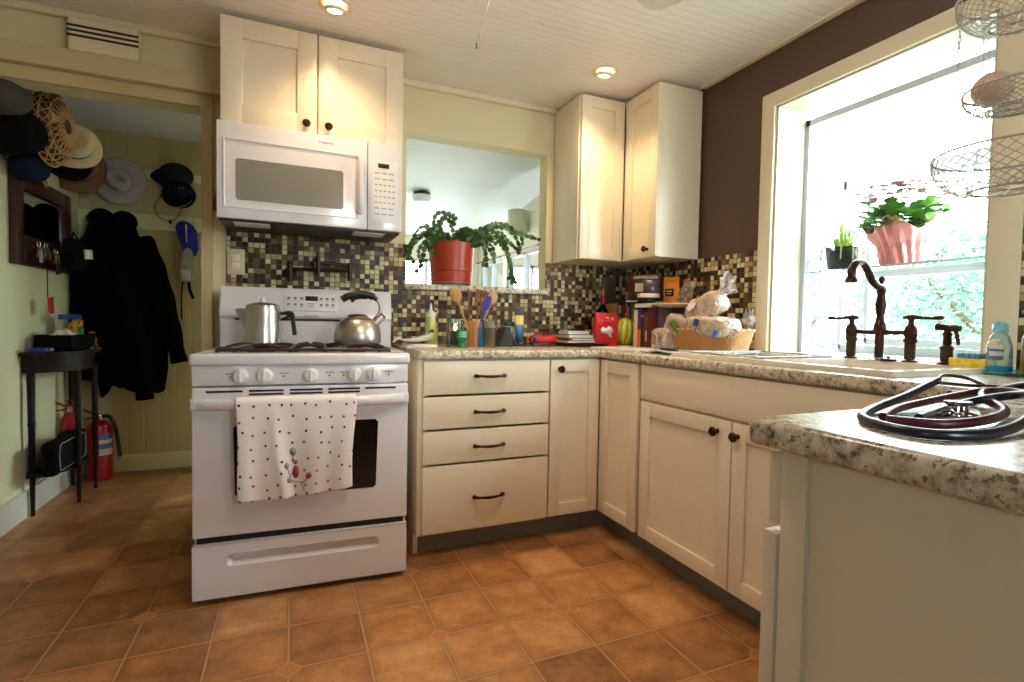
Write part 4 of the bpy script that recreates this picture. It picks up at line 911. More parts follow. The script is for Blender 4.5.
G().ell((0, 0, 0), (.062, .062, .082), 32).done('fruit', tm.m, t, loc=(0, 0, .08), rot=(0, .12, 0)); G().lathe([(0, 0), (.045, 0), (.052, .004), (.05, .006), (0, .003)], n=24).done('coaster', m_ceram, t, loc=(0, 0, -.004))
G().tube([(.009, 0, .16), (.013, 0, .174)], .004, 6).done('stem', M('dry_stem', (110, 100, 60), .8), t)
t = thing('wine_bottle', 'dark wine bottle with red neck foil in the corner', 'bottle', (-.295, -.12, CT))
G().lathe([(0, .004), (.03, 0), (.0365, .004), (.0365, .19), (.03, .21), (.016, .235), (.0145, .25), (0, .25)], n=30).done('bottle', clear('green_black_glass', (24, 40, 26), body=.75, bodyc=(12, 20, 14)), t)
G().lathe([(.0152, .236), (.0152, .30), (0, .301)], n=20).done('foil', M('red_foil', (140, 18, 30), .3, metal=.4), t); G().lathe([(0, .3), (.011, .3), (.010, .335), (0, .336)], n=16).done('cork', wood('cork', (150, 92, 48), (176, 116, 66), 6, .8), t)
G().lathe([(.0368, .05), (.0368, .13)], n=30).done('label', M('dark_label', (40, 40, 44), .6), t)
t = thing('serving_board', 'tall grey-brown board leaning in the corner behind the red box', 'cutting board', (-.20, -.035, CT), rot=(-.04, 0, 0)); G().box((-.04, -.008, 0), (.06, .01, .42), .004).done('board', wood('grey_board_wood', (84, 74, 60), (108, 96, 78), 3, .6), t)

# cookbooks: a row along each wall of the corner
def book(label, loc, th, h, dp, c, rz, grp, stripe=None):
    t = thing('book', label, 'book', loc, rz, grp); cm = M('cover_%d_%d_%d' % c, c, .45, var=.08)
    g = G(); g.box((-th/2, 0, 0), (-th/2+.002, dp, h)); g.box((th/2-.002, 0, 0), (th/2, dp, h)); g.box((-th/2, -.001, 0), (th/2, .002, h), .0008); cv = g.done('cover', cm, t)
    G().box((-th/2+.002, .002, .003), (th/2-.002, dp-.004, h-.003)).done('pages', m_paper, t)
    if stripe: G().box((-th/2-.0004, -.0016, h*stripe[1]), (th/2+.0004, .001, h*stripe[2])).done('spine_band', M('band_%d_%d_%d' % stripe[0], stripe[0], .5), cv)
x = -.228
for label, th, h, c, st in [('tan paperback at the left end of the back row', .017, .252, (196, 150, 96), None), ('slim olive book in the back row', .012, .247, (130, 134, 84), None), ('white-spined book in the back row of cookbooks', .013, .244, (236, 230, 212), ((120, 60, 50), .7, .8)), ('slim dark green book in the back row', .012, .240, (70, 112, 84), None), ('wide dark red book in the back row', .021, .240, (170, 40, 40), None), ('bright red spine next to the wide dark red book', .015, .236, (204, 56, 48), ((210, 190, 150), .75, .82)), ('grey book in the back row', .018, .234, (172, 168, 158), None), ('charcoal book in the back row', .015, .230, (84, 82, 82), None), ('beige slim book at the right end of the back row', .012, .226, (224, 208, 174), None)]:
    book(label, (x+th/2, -.15, CT), th-.0005, h, .13, c, 0, 'cookbooks in the back row', st); x += th
y = -.388
for label, th, h, c, st in [('wide white cookbook at the left of the front row', .034, .210, (232, 222, 196), None), ('purple cookbook with orange lower half', .031, .212, (92, 44, 122), ((226, 118, 36), .02, .48)), ('black cookbook beside the purple one', .022, .206, (34, 34, 40), ((190, 180, 150), .82, .86)), ('dark grey narrow cookbook', .018, .200, (64, 62, 66), None), ('slim brown cookbook with pale band', .014, .19, (104, 64, 40), ((200, 170, 130), .2, .5)), ('thick dark red cookbook', .052, .216, (92, 22, 18), None), ('maroon cookbook at the right end of the front row', .036, .214, (66, 18, 18), None)]:
    book(label, (-.262, y-th/2, CT), th-.0005, h, .19, c, -PI/2, 'cookbooks in the front row', st); y -= th
yend = y
# on top of the books
m_dred = M('dark_red_lacquer', (72, 14, 16), .3, coat=.3)
t = thing('recipe_tin', 'dark red tin box with cream label on top of the books', 'tin', (-.145, -.33, CT+.2645), -PI/4)
G().box((-.09, -.055, 0), (.09, .055, .135), .006).done('tin', m_dred, t); G().box((-.092, -.057, .115), (.092, .057, .148), .005).done('lid', M('tin_lid', (88, 20, 20), .3), t)
G().box((-.06, -.0585, .122), (.075, -.056, .138)).done('lid_band', M('tin_band', (176, 150, 130), .5, var=.3, scale=60), t); G().box((-.05, -.0575, .05), (-.005, -.054, .098)).done('label', M('cream_label', (210, 196, 150), .6), t)
flat('book', 'black folder lying flat across the top of the books', 'book', (-.14, -.33, CT+.2535), .20, .20, .010, M('black_folder', (22, 21, 22), .5), -PI/4)
flat('book', 'thick black book lying under the round tin', 'book', (-.205, -.455, CT+.2165), .13, .12, .030, M('black_cover', (20, 19, 20), .5), 0)
t = thing('round_tin', 'round black tin with a white lid beside the dark red tin', 'tin', (-.215, -.452, CT+.247)); G().lathe([(0, 0), (.058, 0), (.06, .003), (.06, .03), (0, .03)], n=32).done('tin', m_black, t); G().lathe([(.061, .028), (.061, .046), (.058, .05), (0, .05)], n=32).done('lid', speckle('white_lid_print', (224, 218, 204), (120, 110, 100), 60, .62, .4), t)
t = thing('dinner_plate', 'cream plate lying on the front row of books', 'plate', (-.20, -.645, CT+.2175)); G().lathe([(0, 0), (.06, 0), (.10, .010), (.125, .016), (.124, .019), (.098, .014), (.06, .005), (0, .005)], n=40).done('plate', M('cream_ceramic', (228, 216, 190), .25), t)
def film(name, c=(250, 250, 250), body=.3, bc=(224, 218, 212)):
    m = clear(name, c, refl=.9, rough=.12, body=body, bodyc=bc); t = m.node_tree; mx = [n for n in t.nodes if n.type == 'MIX_SHADER'][-1]
    nz = t.nodes.new('ShaderNodeTexNoise'); nz.inputs['Scale'].default_value = 15; nz.inputs['Detail'].default_value = 2; nz.inputs['Distortion'].default_value = 2.5  # noise streaks of body colour painted in as wrinkle highlights
    tc = t.nodes.new('ShaderNodeTexCoord'); t.links.new(tc.outputs['Object'], nz.inputs[0])
    mr = t.nodes.new('ShaderNodeMapRange'); mr.inputs[1].default_value = .38; mr.inputs[2].default_value = .68; mr.inputs[3].default_value = body*.25; mr.inputs[4].default_value = min(1, body*2.2)
    t.links.new(nz.outputs[0], mr.inputs[0]); t.links.new(mr.outputs[0], mx.inputs[0]); return m
t = thing('snack_bag', 'upright orange snack bag with a black label', 'bag', (-.155, -.565, CT+.225), -PI/2+.25, rot=None)
g = G(); g.surf(lambda u, v: (-.048+.096*u, (.016*math.sin(PI*v)**.6)*math.sin(2*PI*(u))*0-.016*math.sin(PI*u)*math.sin(PI*min(1, v*1.15+.05))**.5, .15*v), 14, 16); g.surf(lambda u, v: (-.048+.096*u, .016*math.sin(PI*u)*math.sin(PI*min(1, v*1.15+.05))**.5, .15*v), 14, 16); g.box((-.048, -.0012, .14), (.048, .0012, .158)); b_ = g.done('bag', M('orange_film', (224, 140, 30), .3, bump=.2, scale=20), t, fixn=False)
g = G(); g.box((-.026, -.0195, .055), (.026, -.0155, .095), .001); g.done('label', m_black, b_); g = G(); g.box((-.018, -.0202, .08), (.018, -.0192, .084)); g.box((-.014, -.0202, .068), (.014, -.0192, .071)); g.done('label_text', m_wp, b_)
t = thing('pepper_bag', 'small green and red produce bag below the orange snack bag', 'bag', (-.21, -.53, CT+.2185)); G().ell((0, 0, .018), (.03, .05, .018), 18).done('bag', speckle('green_red_film', (70, 130, 50), (170, 50, 40), 22, .55, .3), t)
t = thing('zip_bag', 'clear zip-top bag with a red seal on the cream plate', 'bag', (-.175, -.68, CT+.2365), -PI/2)
g = G(); P = lambda u, v, s: ((-.06+.12*u)*(1-.25*v)+.05*v, s*.022*math.sin(PI*u)*(1-v)**.5+.004*math.sin(14*u+9*v), .005+.115*v+.006*math.sin(8*u))
g.surf(lambda u, v: P(u, v, 1), 18, 14); g.surf(lambda u, v: P(u, v, -1), 18, 14); g.done('bag', film('zip_film', body=.28, bc=(190, 176, 164)), t, fixn=False)
g = G(); g.surf(lambda u, v: P(u, .93+.07*v, 0), 18, 2); g.done('seal', M('red_seal', (190, 26, 34), .4), t, solid=.002, fixn=False)
G().ell((0, 0, .026), (.045, .017, .024), 16).done('nuts', speckle('brown_nuts', (112, 74, 46), (176, 134, 92), 60, .5, .7), t)

# bread basket against the right-hand tiles
t = thing('bread_basket', 'long woven tan wicker basket full of bagged bread', 'basket', (-.20, -.885, CT+.002), -PI/2)
mw1 = wicker('tan_wicker', (142, 86, 42), (212, 156, 92), 70)
g = G()
def bk(u, v):
    a = 2*PI*u; c, s = math.cos(a), math.sin(a); e = .5
    sx_ = math.copysign(abs(c)**e, c); sy_ = math.copysign(abs(s)**e, s); k = .86+.14*v
    return (.215*sx_*k, .10*sy_*k, .105*v+.004*math.sin(18*a)*0)
g.surf(bk, 64, 10, cu=True); g.b.verts.ensure_lookup_table(); g.b.faces.new([g.b.verts[i*10] for i in range(64)]); g.done('basket', mw1, t, fixn=False, solid=.008)
g = G(); rim = [bk(i/64, 1) for i in range(64)]; g.tube([(p[0], p[1], .105+.003*math.sin(i*PI/2)) for i, p in enumerate(rim)], .008, 8, closed=True); g.done('rim', wicker('rim_wicker', (150, 92, 46), (212, 152, 88), 30), t)
m_bread = M('bread_crust', (206, 158, 104), .7, var=.14, scale=18); m_bread2 = M('pale_bread', (244, 222, 186), .75, var=.1, scale=20)
def loaf(name, label, loc, r, rz, m, ry=0, wrapc=(250, 238, 232)):
    t = thing(name, label, 'bread', loc, group='bagged bread in the wicker basket', rot=(0, ry, rz))
    g = G(); tmp = bmesh.new(); bmesh.ops.create_uvsphere(tmp, u_segments=28, v_segments=16, radius=1)
    for v in tmp.verts: v.co = Vector([math.copysign(abs(c)**.42, c)*q for c, q in zip(v.co, r)])
    g.add(tmp); g.done('loaf', m, t)
    g = G(); tmp = bmesh.new(); bmesh.ops.create_uvsphere(tmp, u_segments=40, v_segments=22, radius=1)
    for v in tmp.verts:
        n = v.co.copy(); k = 1.07+.035*math.sin(11*n.x+7*n.z)*math.sin(9*n.y+5*n.x)+.02*math.sin(23*n.z+17*n.x)
        v.co = Vector([math.copysign(abs(c)**.5, c)*q*k for c, q in zip(n, r)])
    g.add(tmp); g.done('bag', film('bread_film', body=.24, bc=wrapc), t, ang=180); return t
L1 = loaf('bread_bag', 'pale sandwich loaf in clear bag with round white sticker, topmost in the basket', (-.215, -.885, 1.112), (.105, .05, .05), -PI/2, m_bread2, ry=-.42)
G().lathe([(0, 0), (.033, 0), (.033, .001), (0, .001)], n=28).done('sticker', M('round_sticker', (238, 226, 232), .5, var=.08, scale=120), L1, loc=(-.03, -.052, .030), rot=(1.05, 0, 0))
g = G()
def neck(u, v):
    a = 2*PI*u; r = .012+.036*v**1.2*(1+.35*math.sin(5*a+3*v)+.2*math.sin(11*a))+.045*max(0, .3-v)
    return (.095+.075*v+.25*r*math.cos(a)+.01*math.sin(3*a)*v, r*math.sin(a)*.9, .02+.03*v+r*math.cos(a)*.8+.012*math.cos(4*a)*v)
g.surf(neck, 40, 12, cu=True); g.done('twisted_end', film('bag_end_film', body=.34, bc=(226, 222, 224)), L1, fixn=False)
L2 = loaf('bread_bag', 'bag of rolls with blue print lying low in the basket', (-.245, -.955, 1.025), (.135, .06, .045), -PI/2-.06, m_bread2, ry=.05)
for x_, w_, c_ in ((-.05, .03, (42, 66, 130)), (.085, .02, (40, 110, 190))): G().box((x_, -.067, -.012), (x_+w_, -.058, .022), .003).done('blue_print', M('print_%d' % c_[1], c_, .4), L2, rot=(0, .35, 0))
L3 = loaf('bread_bag', 'brown loaf with green and red label at the left of the basket', (-.245, -.765, 1.02), (.08, .055, .05), -PI/2+.3, m_bread, ry=.35)
G().box((-.04, -.064, -.02), (.03, -.056, .014), .002).done('label', speckle('green_label_print', (70, 140, 50), (140, 40, 50), 26, .52, .4), L3, rot=(0, .5, 0))
t = loaf('bread_bag', 'round sliced roll bag resting left of the wicker basket', (-.305, -.70, CT+.056), (.05, .05, .052), 0, m_bread)
t['group'] = 'bread bag beside the basket'
g = G()
for k in range(9): a = k*2*PI/9; g.tube(spline([(-.05, 0, 0), (-.048, .03*math.cos(a), .03*math.sin(a)), (-.03, .05*math.cos(a+.2), .05*math.sin(a+.2))], 4), [.003]*5+[.002]*4, 5)
g.done('gathered_end', film('gather_film', body=.6, bc=(196, 120, 110)), t)
t = thing('plastic_bag', 'crumpled white plastic bag hung on the tiles by the casing', 'bag', (-.035, -.972, CT+.098))
g = G(); tmp = bmesh.new(); bmesh.ops.create_uvsphere(tmp, u_segments=28, v_segments=18, radius=1)
for v in tmp.verts:
    n = v.co.copy(); k = 1+.18*math.sin(7*n.x+9*n.z)*math.sin(8*n.y+3); v.co = Vector((n.x*.018*k, n.y*.034*k*(1+.2*n.z), .05+n.z*.046*k))
g.add(tmp); g.done('bag', film('white_film', body=.6, bc=(232, 230, 228)), t); 
g = G(); 
for s in (-1, 1): g.surf(lambda u, v: (-.004+.008*v, s*.02+.012*(u-.5)*(1-v), .085+.035*v), 5, 5)
g.done('ear_handle', film('handle_film', body=.6, bc=(232, 230, 228)), t, solid=.002, fixn=False); g = G(); g.tube([(.02, 0, .118), (.0, 0, .12), (.0, .0, .1)], .002, 6); g.done('hook', m_steel, t)
# boards, towel and knife at the worktop's edge
t = thing('cutting_board', 'white plastic cutting board lying near the worktop corner', 'cutting board', (-.44, -.60, CT), .25); G().box((-.13, -.14, 0), (.14, .15, .008), .003).done('board', m_whiteplastic, t)
t = thing('dish_towel', 'white dish towel with grey checks spread beside the sink', 'towel', (-.36, -.955, CT+.0015))
g = G(); g.surf(lambda u, v: (-.215+.42*u, -.21+.30*v, .008+.003*math.sin(9*u+4*v)+.003*math.sin(13*v)), 40, 30, uv=True)
tt = NT('grey_check_cloth'); ch = tt.n('ShaderNodeTexBrick', {'Scale': 14.0, 'Mortar Size': .06, 'Color1': lin((226, 226, 226)), 'Color2': lin((214, 216, 220)), 'Mortar': lin((120, 126, 136))}); ch.offset = 0; tt.put(ch.inputs['Vector'], tt.coords('UV')); tt.bsdf(Base_Color=ch.outputs[0], Roughness=.9)
g.done('cloth', tt.m, t, solid=.003, fixn=False)
t = thing('kitchen_knife', 'black-handled knife lying on the dish towel', 'knife', (-.535, -1.02, CT+.0145), -PI/2-.05)
G().tube([(-.06, 0, .007), (-.03, 0, .008), (.02, 0, .007), (.05, 0, .006)], [.008, .010, .009, .007], 10, flat=.6).done('handle', m_black, t); G().prism([(.05, -.009), (.16, -.004), (.172, .004), (.05, .009)], lambda a, b, d: (a, b, d), .005, .007).done('blade', m_steel, t)

# ---------------------------------------------------------------- plant in the pass-through
t = thing('saucer', 'white ceramic saucer under the red flowerpot', 'dish', (-1.195, .045, 1.229)); G().lathe([(0, 0), (.08, 0), (.113, .010), (.118, .013), (.112, .013), (.08, .004), (0, .004)], n=40).done('saucer', m_ceram, t)
t = thing('potted_cactus', 'trailing flat-leaved cactus in a terracotta red pot', 'potted plant', (-1.195, .045, 1.2335))
G().lathe([(0, 0), (.108, 0), (.114, .005), (.1155, .03), (.1185, .062), (.1145, .065), (.1145, .07), (.1195, .074), (.128, .215), (.13, .228), (.124, .228), (.12, .20), (0, .20)], n=48).done('pot', m_terra, t)
G().lathe([(0, .203), (.12, .203)], n=24).done('soil', m_soil, t)
def pads(g, path, s=.017, gap=.9):
    P = spline(path, 10); acc = 0; last = P[0]; k = 0
    step = s*1.75*gap; out = [P[0]]
    for p in P[1:]:
        acc += (p-last).length; last = p
        if acc >= step: out.append(p); acc = 0
    for a, b in zip(out, out[1:]):
        d = (b-a); L = d.length
        if L < 1e-4: continue
        q = aim(d, (-.4, -.9, .1)) @ Matrix.Rotation(RND.uniform(-.8, .8), 4, 'Z')
        w = s*RND.uniform(.7, .95); tmp = bmesh.new()
        pr = [(0, 0), (.55, .12), (.85, .3), (.95, .55), (.9, .8), (.5, .98), (0, 1.04)]
        ring = []
        lf = [(-x*w, y*L) for x, y in pr[1:-1]]; rg = [(x*w, y*L) for x, y in pr[1:-1]][::-1]
        poly = [(0, 0)]+[(x, y) for x, y in rg[::-1]]+[(0, L*1.04)]+lf[::-1]
        th = .0022
        top = tmp.verts.new((0, th, L*.5)); bot = tmp.verts.new((0, -th, L*.5)); rim_ = [tmp.verts.new((x, 0, y)) for x, y in poly]
        for i in range(len(rim_)): j = (i+1) % len(rim_); tmp.faces.new([rim_[i], rim_[j], top]); tmp.faces.new([rim_[j], rim_[i], bot])
        g.add(tmp, X=Matrix.Translation(a) @ q)
g = G(); o_ = Vector((-1.195, .045, 1.2335))
def P3(*pts): return [Vector(p)-o_ for p in pts]
paths = [  # hanging and arching stems, in room coordinates
    P3((-1.15, .03, 1.44), (-1.08, .02, 1.53), (-.98, .0, 1.575), (-.88, .0, 1.57), (-.80, .0, 1.545), (-.69, .0, 1.53)),
    P3((-1.13, .02, 1.44), (-1.05, .0, 1.53), (-.97, -.03, 1.54), (-.91, -.05, 1.46), (-.88, -.06, 1.36), (-.86, -.06, 1.24)),
    P3((-1.12, .03, 1.44), (-1.02, .0, 1.50), (-.93, -.03, 1.49), (-.90, -.05, 1.42), (-.87, -.06, 1.33), (-.87, -.06, 1.245)),
    P3((-1.12, .0, 1.44), (-1.0, -.03, 1.55), (-.90, -.05, 1.56), (-.84, -.06, 1.50), (-.82, -.06, 1.42)),
    P3((-1.1, .0, 1.44), (-.97, -.02, 1.51), (-.86, -.04, 1.47), (-.81, -.05, 1.415)),
    P3((-1.24, .0, 1.44), (-1.28, -.01, 1.52), (-1.26, -.01, 1.60), (-1.22, .0, 1.575), (-1.20, .0, 1.52)),
    P3((-1.26, .0, 1.44), (-1.30, -.02, 1.53), (-1.27, -.01, 1.59), (-1.23, 0, 1.62), (-1.19, .01, 1.58)),
    P3((-1.28, .02, 1.44), (-1.34, -.0, 1.50), (-1.40, -.02, 1.47), (-1.45, -.03, 1.40), (-1.455, -.03, 1.34)),
    P3((-1.27, .0, 1.44), (-1.34, -.03, 1.53), (-1.40, -.04, 1.52), (-1.44, -.05, 1.44), (-1.455, -.05, 1.36)),
    P3((-1.29, -.02, 1.44), (-1.35, -.05, 1.47), (-1.375, -.06, 1.42), (-1.385, -.06, 1.35), (-1.40, -.06, 1.29)),
    P3((-1.2, .0, 1.44), (-1.16, -.02, 1.52), (-1.12, -.02, 1.55), (-1.06, -.03, 1.49)),
    P3((-1.16, -.04, 1.44), (-1.10, -.06, 1.51), (-1.03, -.07, 1.50), (-1.0, -.08, 1.45)),
    P3((-1.11, -.03, 1.44), (-1.06, -.06, 1.47), (-1.035, -.08, 1.40), (-1.03, -.08, 1.33)),
    P3((-1.09, .02, 1.44), (-1.02, .0, 1.47), (-.98, -.02, 1.42), (-.96, -.03, 1.36)),
    P3((-1.22, .05, 1.44), (-1.25, .06, 1.54), (-1.29, .05, 1.55), (-1.33, .03, 1.51)),
    P3((-1.2, .08, 1.44), (-1.12, .1, 1.53), (-1.03, .12, 1.56), (-.95, .12, 1.53)),
    P3((-1.3, .0, 1.44), (-1.36, -.02, 1.45), (-1.34, -.05, 1.40)),
]
for p in paths:
    pads(g, p, RND.uniform(.0145, .0175))
    pads(g, [q+Vector((RND.uniform(-.035, .035), RND.uniform(-.05, .02), RND.uniform(-.03, .03))) for q in p], RND.uniform(.013, .017))
for k in range(26):
    a = RND.uniform(0, 2*PI); r = RND.uniform(.02, .1); b = Vector((r*math.cos(a), r*math.sin(a), .205)); pads(g, [b, b+Vector((.03*math.cos(a), .03*math.sin(a), .06)), b+Vector((.07*math.cos(a)+RND.uniform(-.02, .02), .07*math.sin(a), RND.uniform(.05, .12)))], .015)
g.done('foliage', m_leafd, t, fixn=False)
G().ell((-.0, -.09, .232), (.018, .012, .012), 10).done('flower_bud', M('red_bud', (190, 30, 40), .5), t)

# ---------------------------------------------------------------- plants on the window shelf
t = thing('glass_planter', 'small grey glass planter with a spiky pale green plant', 'potted plant', (.31, -1.172, 1.286)); t.scale = (1.3, 1.3, 1.3)
G().lathe([(0, 0), (.042, 0), (.046, .004), (.056, .085), (.052, .085), (.043, .008), (0, .008)], n=28).done('planter', clear('smoked_glass', (150, 156, 156), body=.25, bodyc=(90, 92, 92)), t); G().lathe([(0, .009), (.042, .009), (.05, .07), (0, .074)], n=24).done('soil', M('pebbly_soil', (62, 58, 52), .9, var=.6, scale=50), t)
g = G()
for k in range(30):
    a = RND.uniform(0, 2*PI); l = RND.uniform(.05, .12); o2 = RND.uniform(.01, .06); g.tube([(0.02*math.cos(a), .02*math.sin(a), .072), (o2*.6*math.cos(a), o2*.6*math.sin(a), .072+l*.6), (o2*math.cos(a), o2*math.sin(a), .072+l)], [.004, .003, .0006], 5, flat=.4)
for k in range(7):
    a = RND.uniform(0, 2*PI); g.tube(spline([(.03*math.cos(a), .03*math.sin(a), .075), (.06*math.cos(a), .06*math.sin(a), .09), (.066*math.cos(a), .066*math.sin(a), .04)], 4), .002, 4)
g.done('leaves', M('pale_green_leaf', (150, 176, 70), .5, var=.2), t, fixn=False)
def leaf(g, b, d, L, w, m=None):
    d = Vector(d).normalized(); s = d.cross(Vector((0, 0, 1)));  s = s.normalized() if s.length > .01 else Vector((1, 0, 0)); n = s.cross(d)
    vs = [g.b.verts.new(b+d*L*t_+s*w*x+n*(.15*w*abs(x)-.3*L*t_*t_)) for t_, x in ((0, 0), (.3, -.9), (.65, -1), (1, 0), (.65, 1), (.3, .9))]; c = g.b.verts.new(b+d*L*.5-n*.1*L)
    fs = [g.b.faces.new([vs[i], vs[(i+1) % 6], c]) for i in range(6)]
    if m: g.mat(m, fs)
t = thing('flowering_plant', 'pink foil-wrapped flowering plant with pale pink blossoms on the glass shelf', 'potted plant', (.315, -1.425, 1.286)); t.scale = (1.38, 1.38, 1.38)
g = G()
def foil(u, v):
    a = 2*PI*u; r = .052+.018*v+.028*max(0, v-.6)*2*(1+.5*math.sin(4*a)); z = .11*v+max(0, v-.7)*.12*(.4+.6*math.sin(4*a+1))
    r += .003*math.sin(17*a+5*v); return (r*math.cos(a), r*math.sin(a), z)
g.surf(foil, 72, 14, cu=True); g.b.verts.ensure_lookup_table(); g.b.faces.new([g.b.verts[i*14] for i in range(72)]); g.done('foil_wrap', M('pink_foil', (206, 128, 128), .35, metal=.15, var=.08), t, solid=.001, fixn=False)
G().lathe([(0, .095), (.06, .095)], n=20).done('soil', m_soil, t)
g = G()
for k in range(230):
    a = RND.uniform(0, 2*PI); r = RND.uniform(.01, .10); b = Vector((r*math.cos(a), r*math.sin(a), RND.uniform(.115, .185))); leaf(g, b, (math.cos(a), math.sin(a), RND.uniform(-.1, .9)), RND.uniform(.03, .056), RND.uniform(.012, .02))
g.done('leaves', M('bright_leaf', (88, 140, 48), .45, var=.35, scale=25), t, fixn=False)
g = G(); mp1 = M('pale_pink_petal', (138, 92, 102), .6, var=.06); mp2 = M('coral_petal', (150, 62, 48), .6)
for k in range(120):
    a = RND.uniform(0, 2*PI); r = .125*RND.random()**.5; c = Vector((r*math.cos(a), r*math.sin(a), .238-r*.28+RND.uniform(-.02, .025))); m_ = mp2 if RND.random() < .16 else mp1
    for q in range(5): e = 2*PI*q/5+a; leaf(g, c, (math.cos(e), math.sin(e), .35), .013, .006, m_)
g.done('blossoms', None, t, fixn=False)

# ---------------------------------------------------------------- stethoscope on the peninsula
ZP = CT+.0065
t = thing('stethoscope', 'navy and maroon stethoscope coiled on the peninsula worktop', 'stethoscope', (-1.12, -2.36, CT))
o_ = Vector((-1.12, -2.36, CT))
def loop(pts, r, n=7, m=None, nm='tubing', par=t): 
    g = G(); g.tube(spline([Vector(p)-o_ for p in pts], n), r, 12); return g.done(nm, m, par)
loop([(-.98, -2.24, ZP+.03), (-1.11, -2.265, ZP+.012), (-1.235, -2.29, ZP), (-1.325, -2.335, ZP), (-1.36, -2.395, ZP), (-1.345, -2.435, ZP), (-1.28, -2.45, ZP), (-1.19, -2.44, ZP+.004), (-1.11, -2.42, ZP+.014), (-1.05, -2.395, ZP+.028), (-1.015, -2.36, ZP+.022), (-1.06, -2.33, ZP+.01), (-1.16, -2.335, ZP), (-1.25, -2.36, ZP)], .0062, m=m_rubber)
loop([(-1.31, -2.355, ZP+.001), (-1.27, -2.395, ZP), (-1.2, -2.405, ZP+.002), (-1.12, -2.392, ZP+.004), (-1.06, -2.365, ZP+.006), (-1.02, -2.325, ZP+.012), (-.955, -2.30, ZP+.018), (-.94, -2.335, ZP+.02), (-.985, -2.38, ZP+.012), (-1.04, -2.41, ZP)], .0062, m=m_maroon, nm='tubing')
loop([(-1.3, -2.345, ZP+.002), (-1.2, -2.305, ZP+.002), (-1.1, -2.29, ZP+.006), (-1.0, -2.285, ZP+.012), (-.94, -2.29, ZP+.018)], .0058, m=m_maroon, nm='tubing')
loop([(-1.0, -2.27, ZP+.01), (-.93, -2.285, ZP+.012), (-.91, -2.33, ZP+.03), (-.97, -2.385, ZP+.034), (-1.02, -2.425, ZP+.014), (-1.08, -2.45, ZP+.0)], .0065, m=m_rubber, nm='tubing')
ms_ = M('dark_steel', (90, 90, 100), .2, metal=1)
e1 = loop([(-.98, -2.24, ZP+.03), (-.9, -2.21, ZP+.034), (-.80, -2.20, ZP+.024), (-.79, -2.235, ZP+.004), (-.84, -2.26, ZP)], .0032, m=ms_, nm='ear_tube'); e2 = loop([(-1.0, -2.25, ZP+.028), (-.88, -2.24, ZP+.018), (-.78, -2.255, ZP+.012), (-.76, -2.29, ZP+.002), (-.80, -2.31, ZP)], .0032, m=ms_, nm='ear_tube')
for c, e in (((-.845, -2.262, ZP+.001), e1), ((-.81, -2.315, ZP+.001), e2)): G().ell(Vector(c)-o_, (.011, .009, .0075), 14).done('ear_tip', m_black, e)
g = G(); g.lathe([(0, 0), (.022, 0), (.023, .003), (.022, .006), (.012, .009), (.011, .016), (.016, .019), (.016, .023), (0, .024)], n=28); cpz = g.done('chestpiece', m_chrome, t, loc=(-1.145-o_.x, -2.352-o_.y, .001)); 
g = G(); g.tube([(-.01, 0, .011), (-.06, -.008, .010)], .004, 8); g.done('stem', m_chrome, cpz)

# ---------------------------------------------------------------- hanging wire baskets by the window
BC = Vector((-.425, -2.085, 0))
t = thing('hanging_basket', 'three-tier hanging wire basket in front of the window casing', 'basket', (BC.x, BC.y, 1.36))
m_wire = M('tinned_wire', (172, 166, 154), .45, metal=.5)
def mesh_bowl(zr, R_, dep, name):
    g = G(); z0 = zr-1.36
    prof = lambda s: (R_*(1-.42*s**2.2) if s < .9 else R_*(1-.42*.9**2.2)*(1-(s-.9)*10), z0-dep*min(1, s*1.05)**.8)
    N = 34; wr = .0010
    for k in range(N):
        for sgn in (1, -1):
            pts = []
            for i in range(9):
                s = i/8; r, z = prof(min(s, .93)); a = 2*PI*k/N+sgn*s*1.0; pts.append((r*math.cos(a), r*math.sin(a), z))
            g.tube(pts, wr, 4)
    for s in (.93,): r, z = prof(s); g.tube([(r*math.cos(2*PI*i/40), r*math.sin(2*PI*i/40), z) for i in range(40)], .0028, 6, closed=True)
    r, z = prof(.93)
    for k in range(6): g.tube([(r*math.cos(PI*k/6), r*math.sin(PI*k/6), z), (-r*math.cos(PI*k/6), -r*math.sin(PI*k/6), z)], wr, 4)
    b_ = g.done(name, m_wire, t, fixn=False)
    g = G(); g.tube([(R_*math.cos(2*PI*i/48), R_*math.sin(2*PI*i/48), z0) for i in range(48)], .003, 6, closed=True); g.done('rim', m_wire, b_); return b_
mesh_bowl(1.458, .150, .09, 'wire_bowl'); mesh_bowl(1.61, .095, .05, 'wire_bowl'); mesh_bowl(1.84, .115, .075, 'wire_bowl')
def chain(name, a, b, par, s=.014, m=m_wire):
    a, b = Vector(a), Vector(b); L = (b-a).length; n = max(1, round(L/s)); g = G(); d = (b-a)/n; q = d.to_track_quat('Z', 'Y').to_matrix()
    for i in range(n):
        c = a+d*(i+.5); 
        ring = [(.0032*math.cos(e), 0, .0085*math.sin(e)) if i % 2 else (0, .0032*math.cos(e), .0085*math.sin(e)) for e in [k*PI/4 for k in range(8)]]
        g.tube([c+q @ Vector(p) for p in ring], .0009, 4, closed=True)
    return g.done(name, m, par, fixn=False)
for k in range(3):
    a = 2*PI*k/3+.9; c, s = math.cos(a), math.sin(a)
    chain('chain', (.150*c, .150*s, .092), (.095*c, .095*s, .25), t); chain('chain', (.095*c, .095*s, .25), (.115*c, .115*s, .48), t); chain('chain', (.115*c, .115*s, .48), (0, 0, .86), t)
chain('chain', (0, 0, .86), (0, 0, ZC-1.36-.02), t); g = G(); g.tube(arc((0, ZC-1.36-.012), .012, -PI*.5, PI, 8, lambda a, b: (a, 0, b)), .002, 6); g.done('hook', m_wire, t)
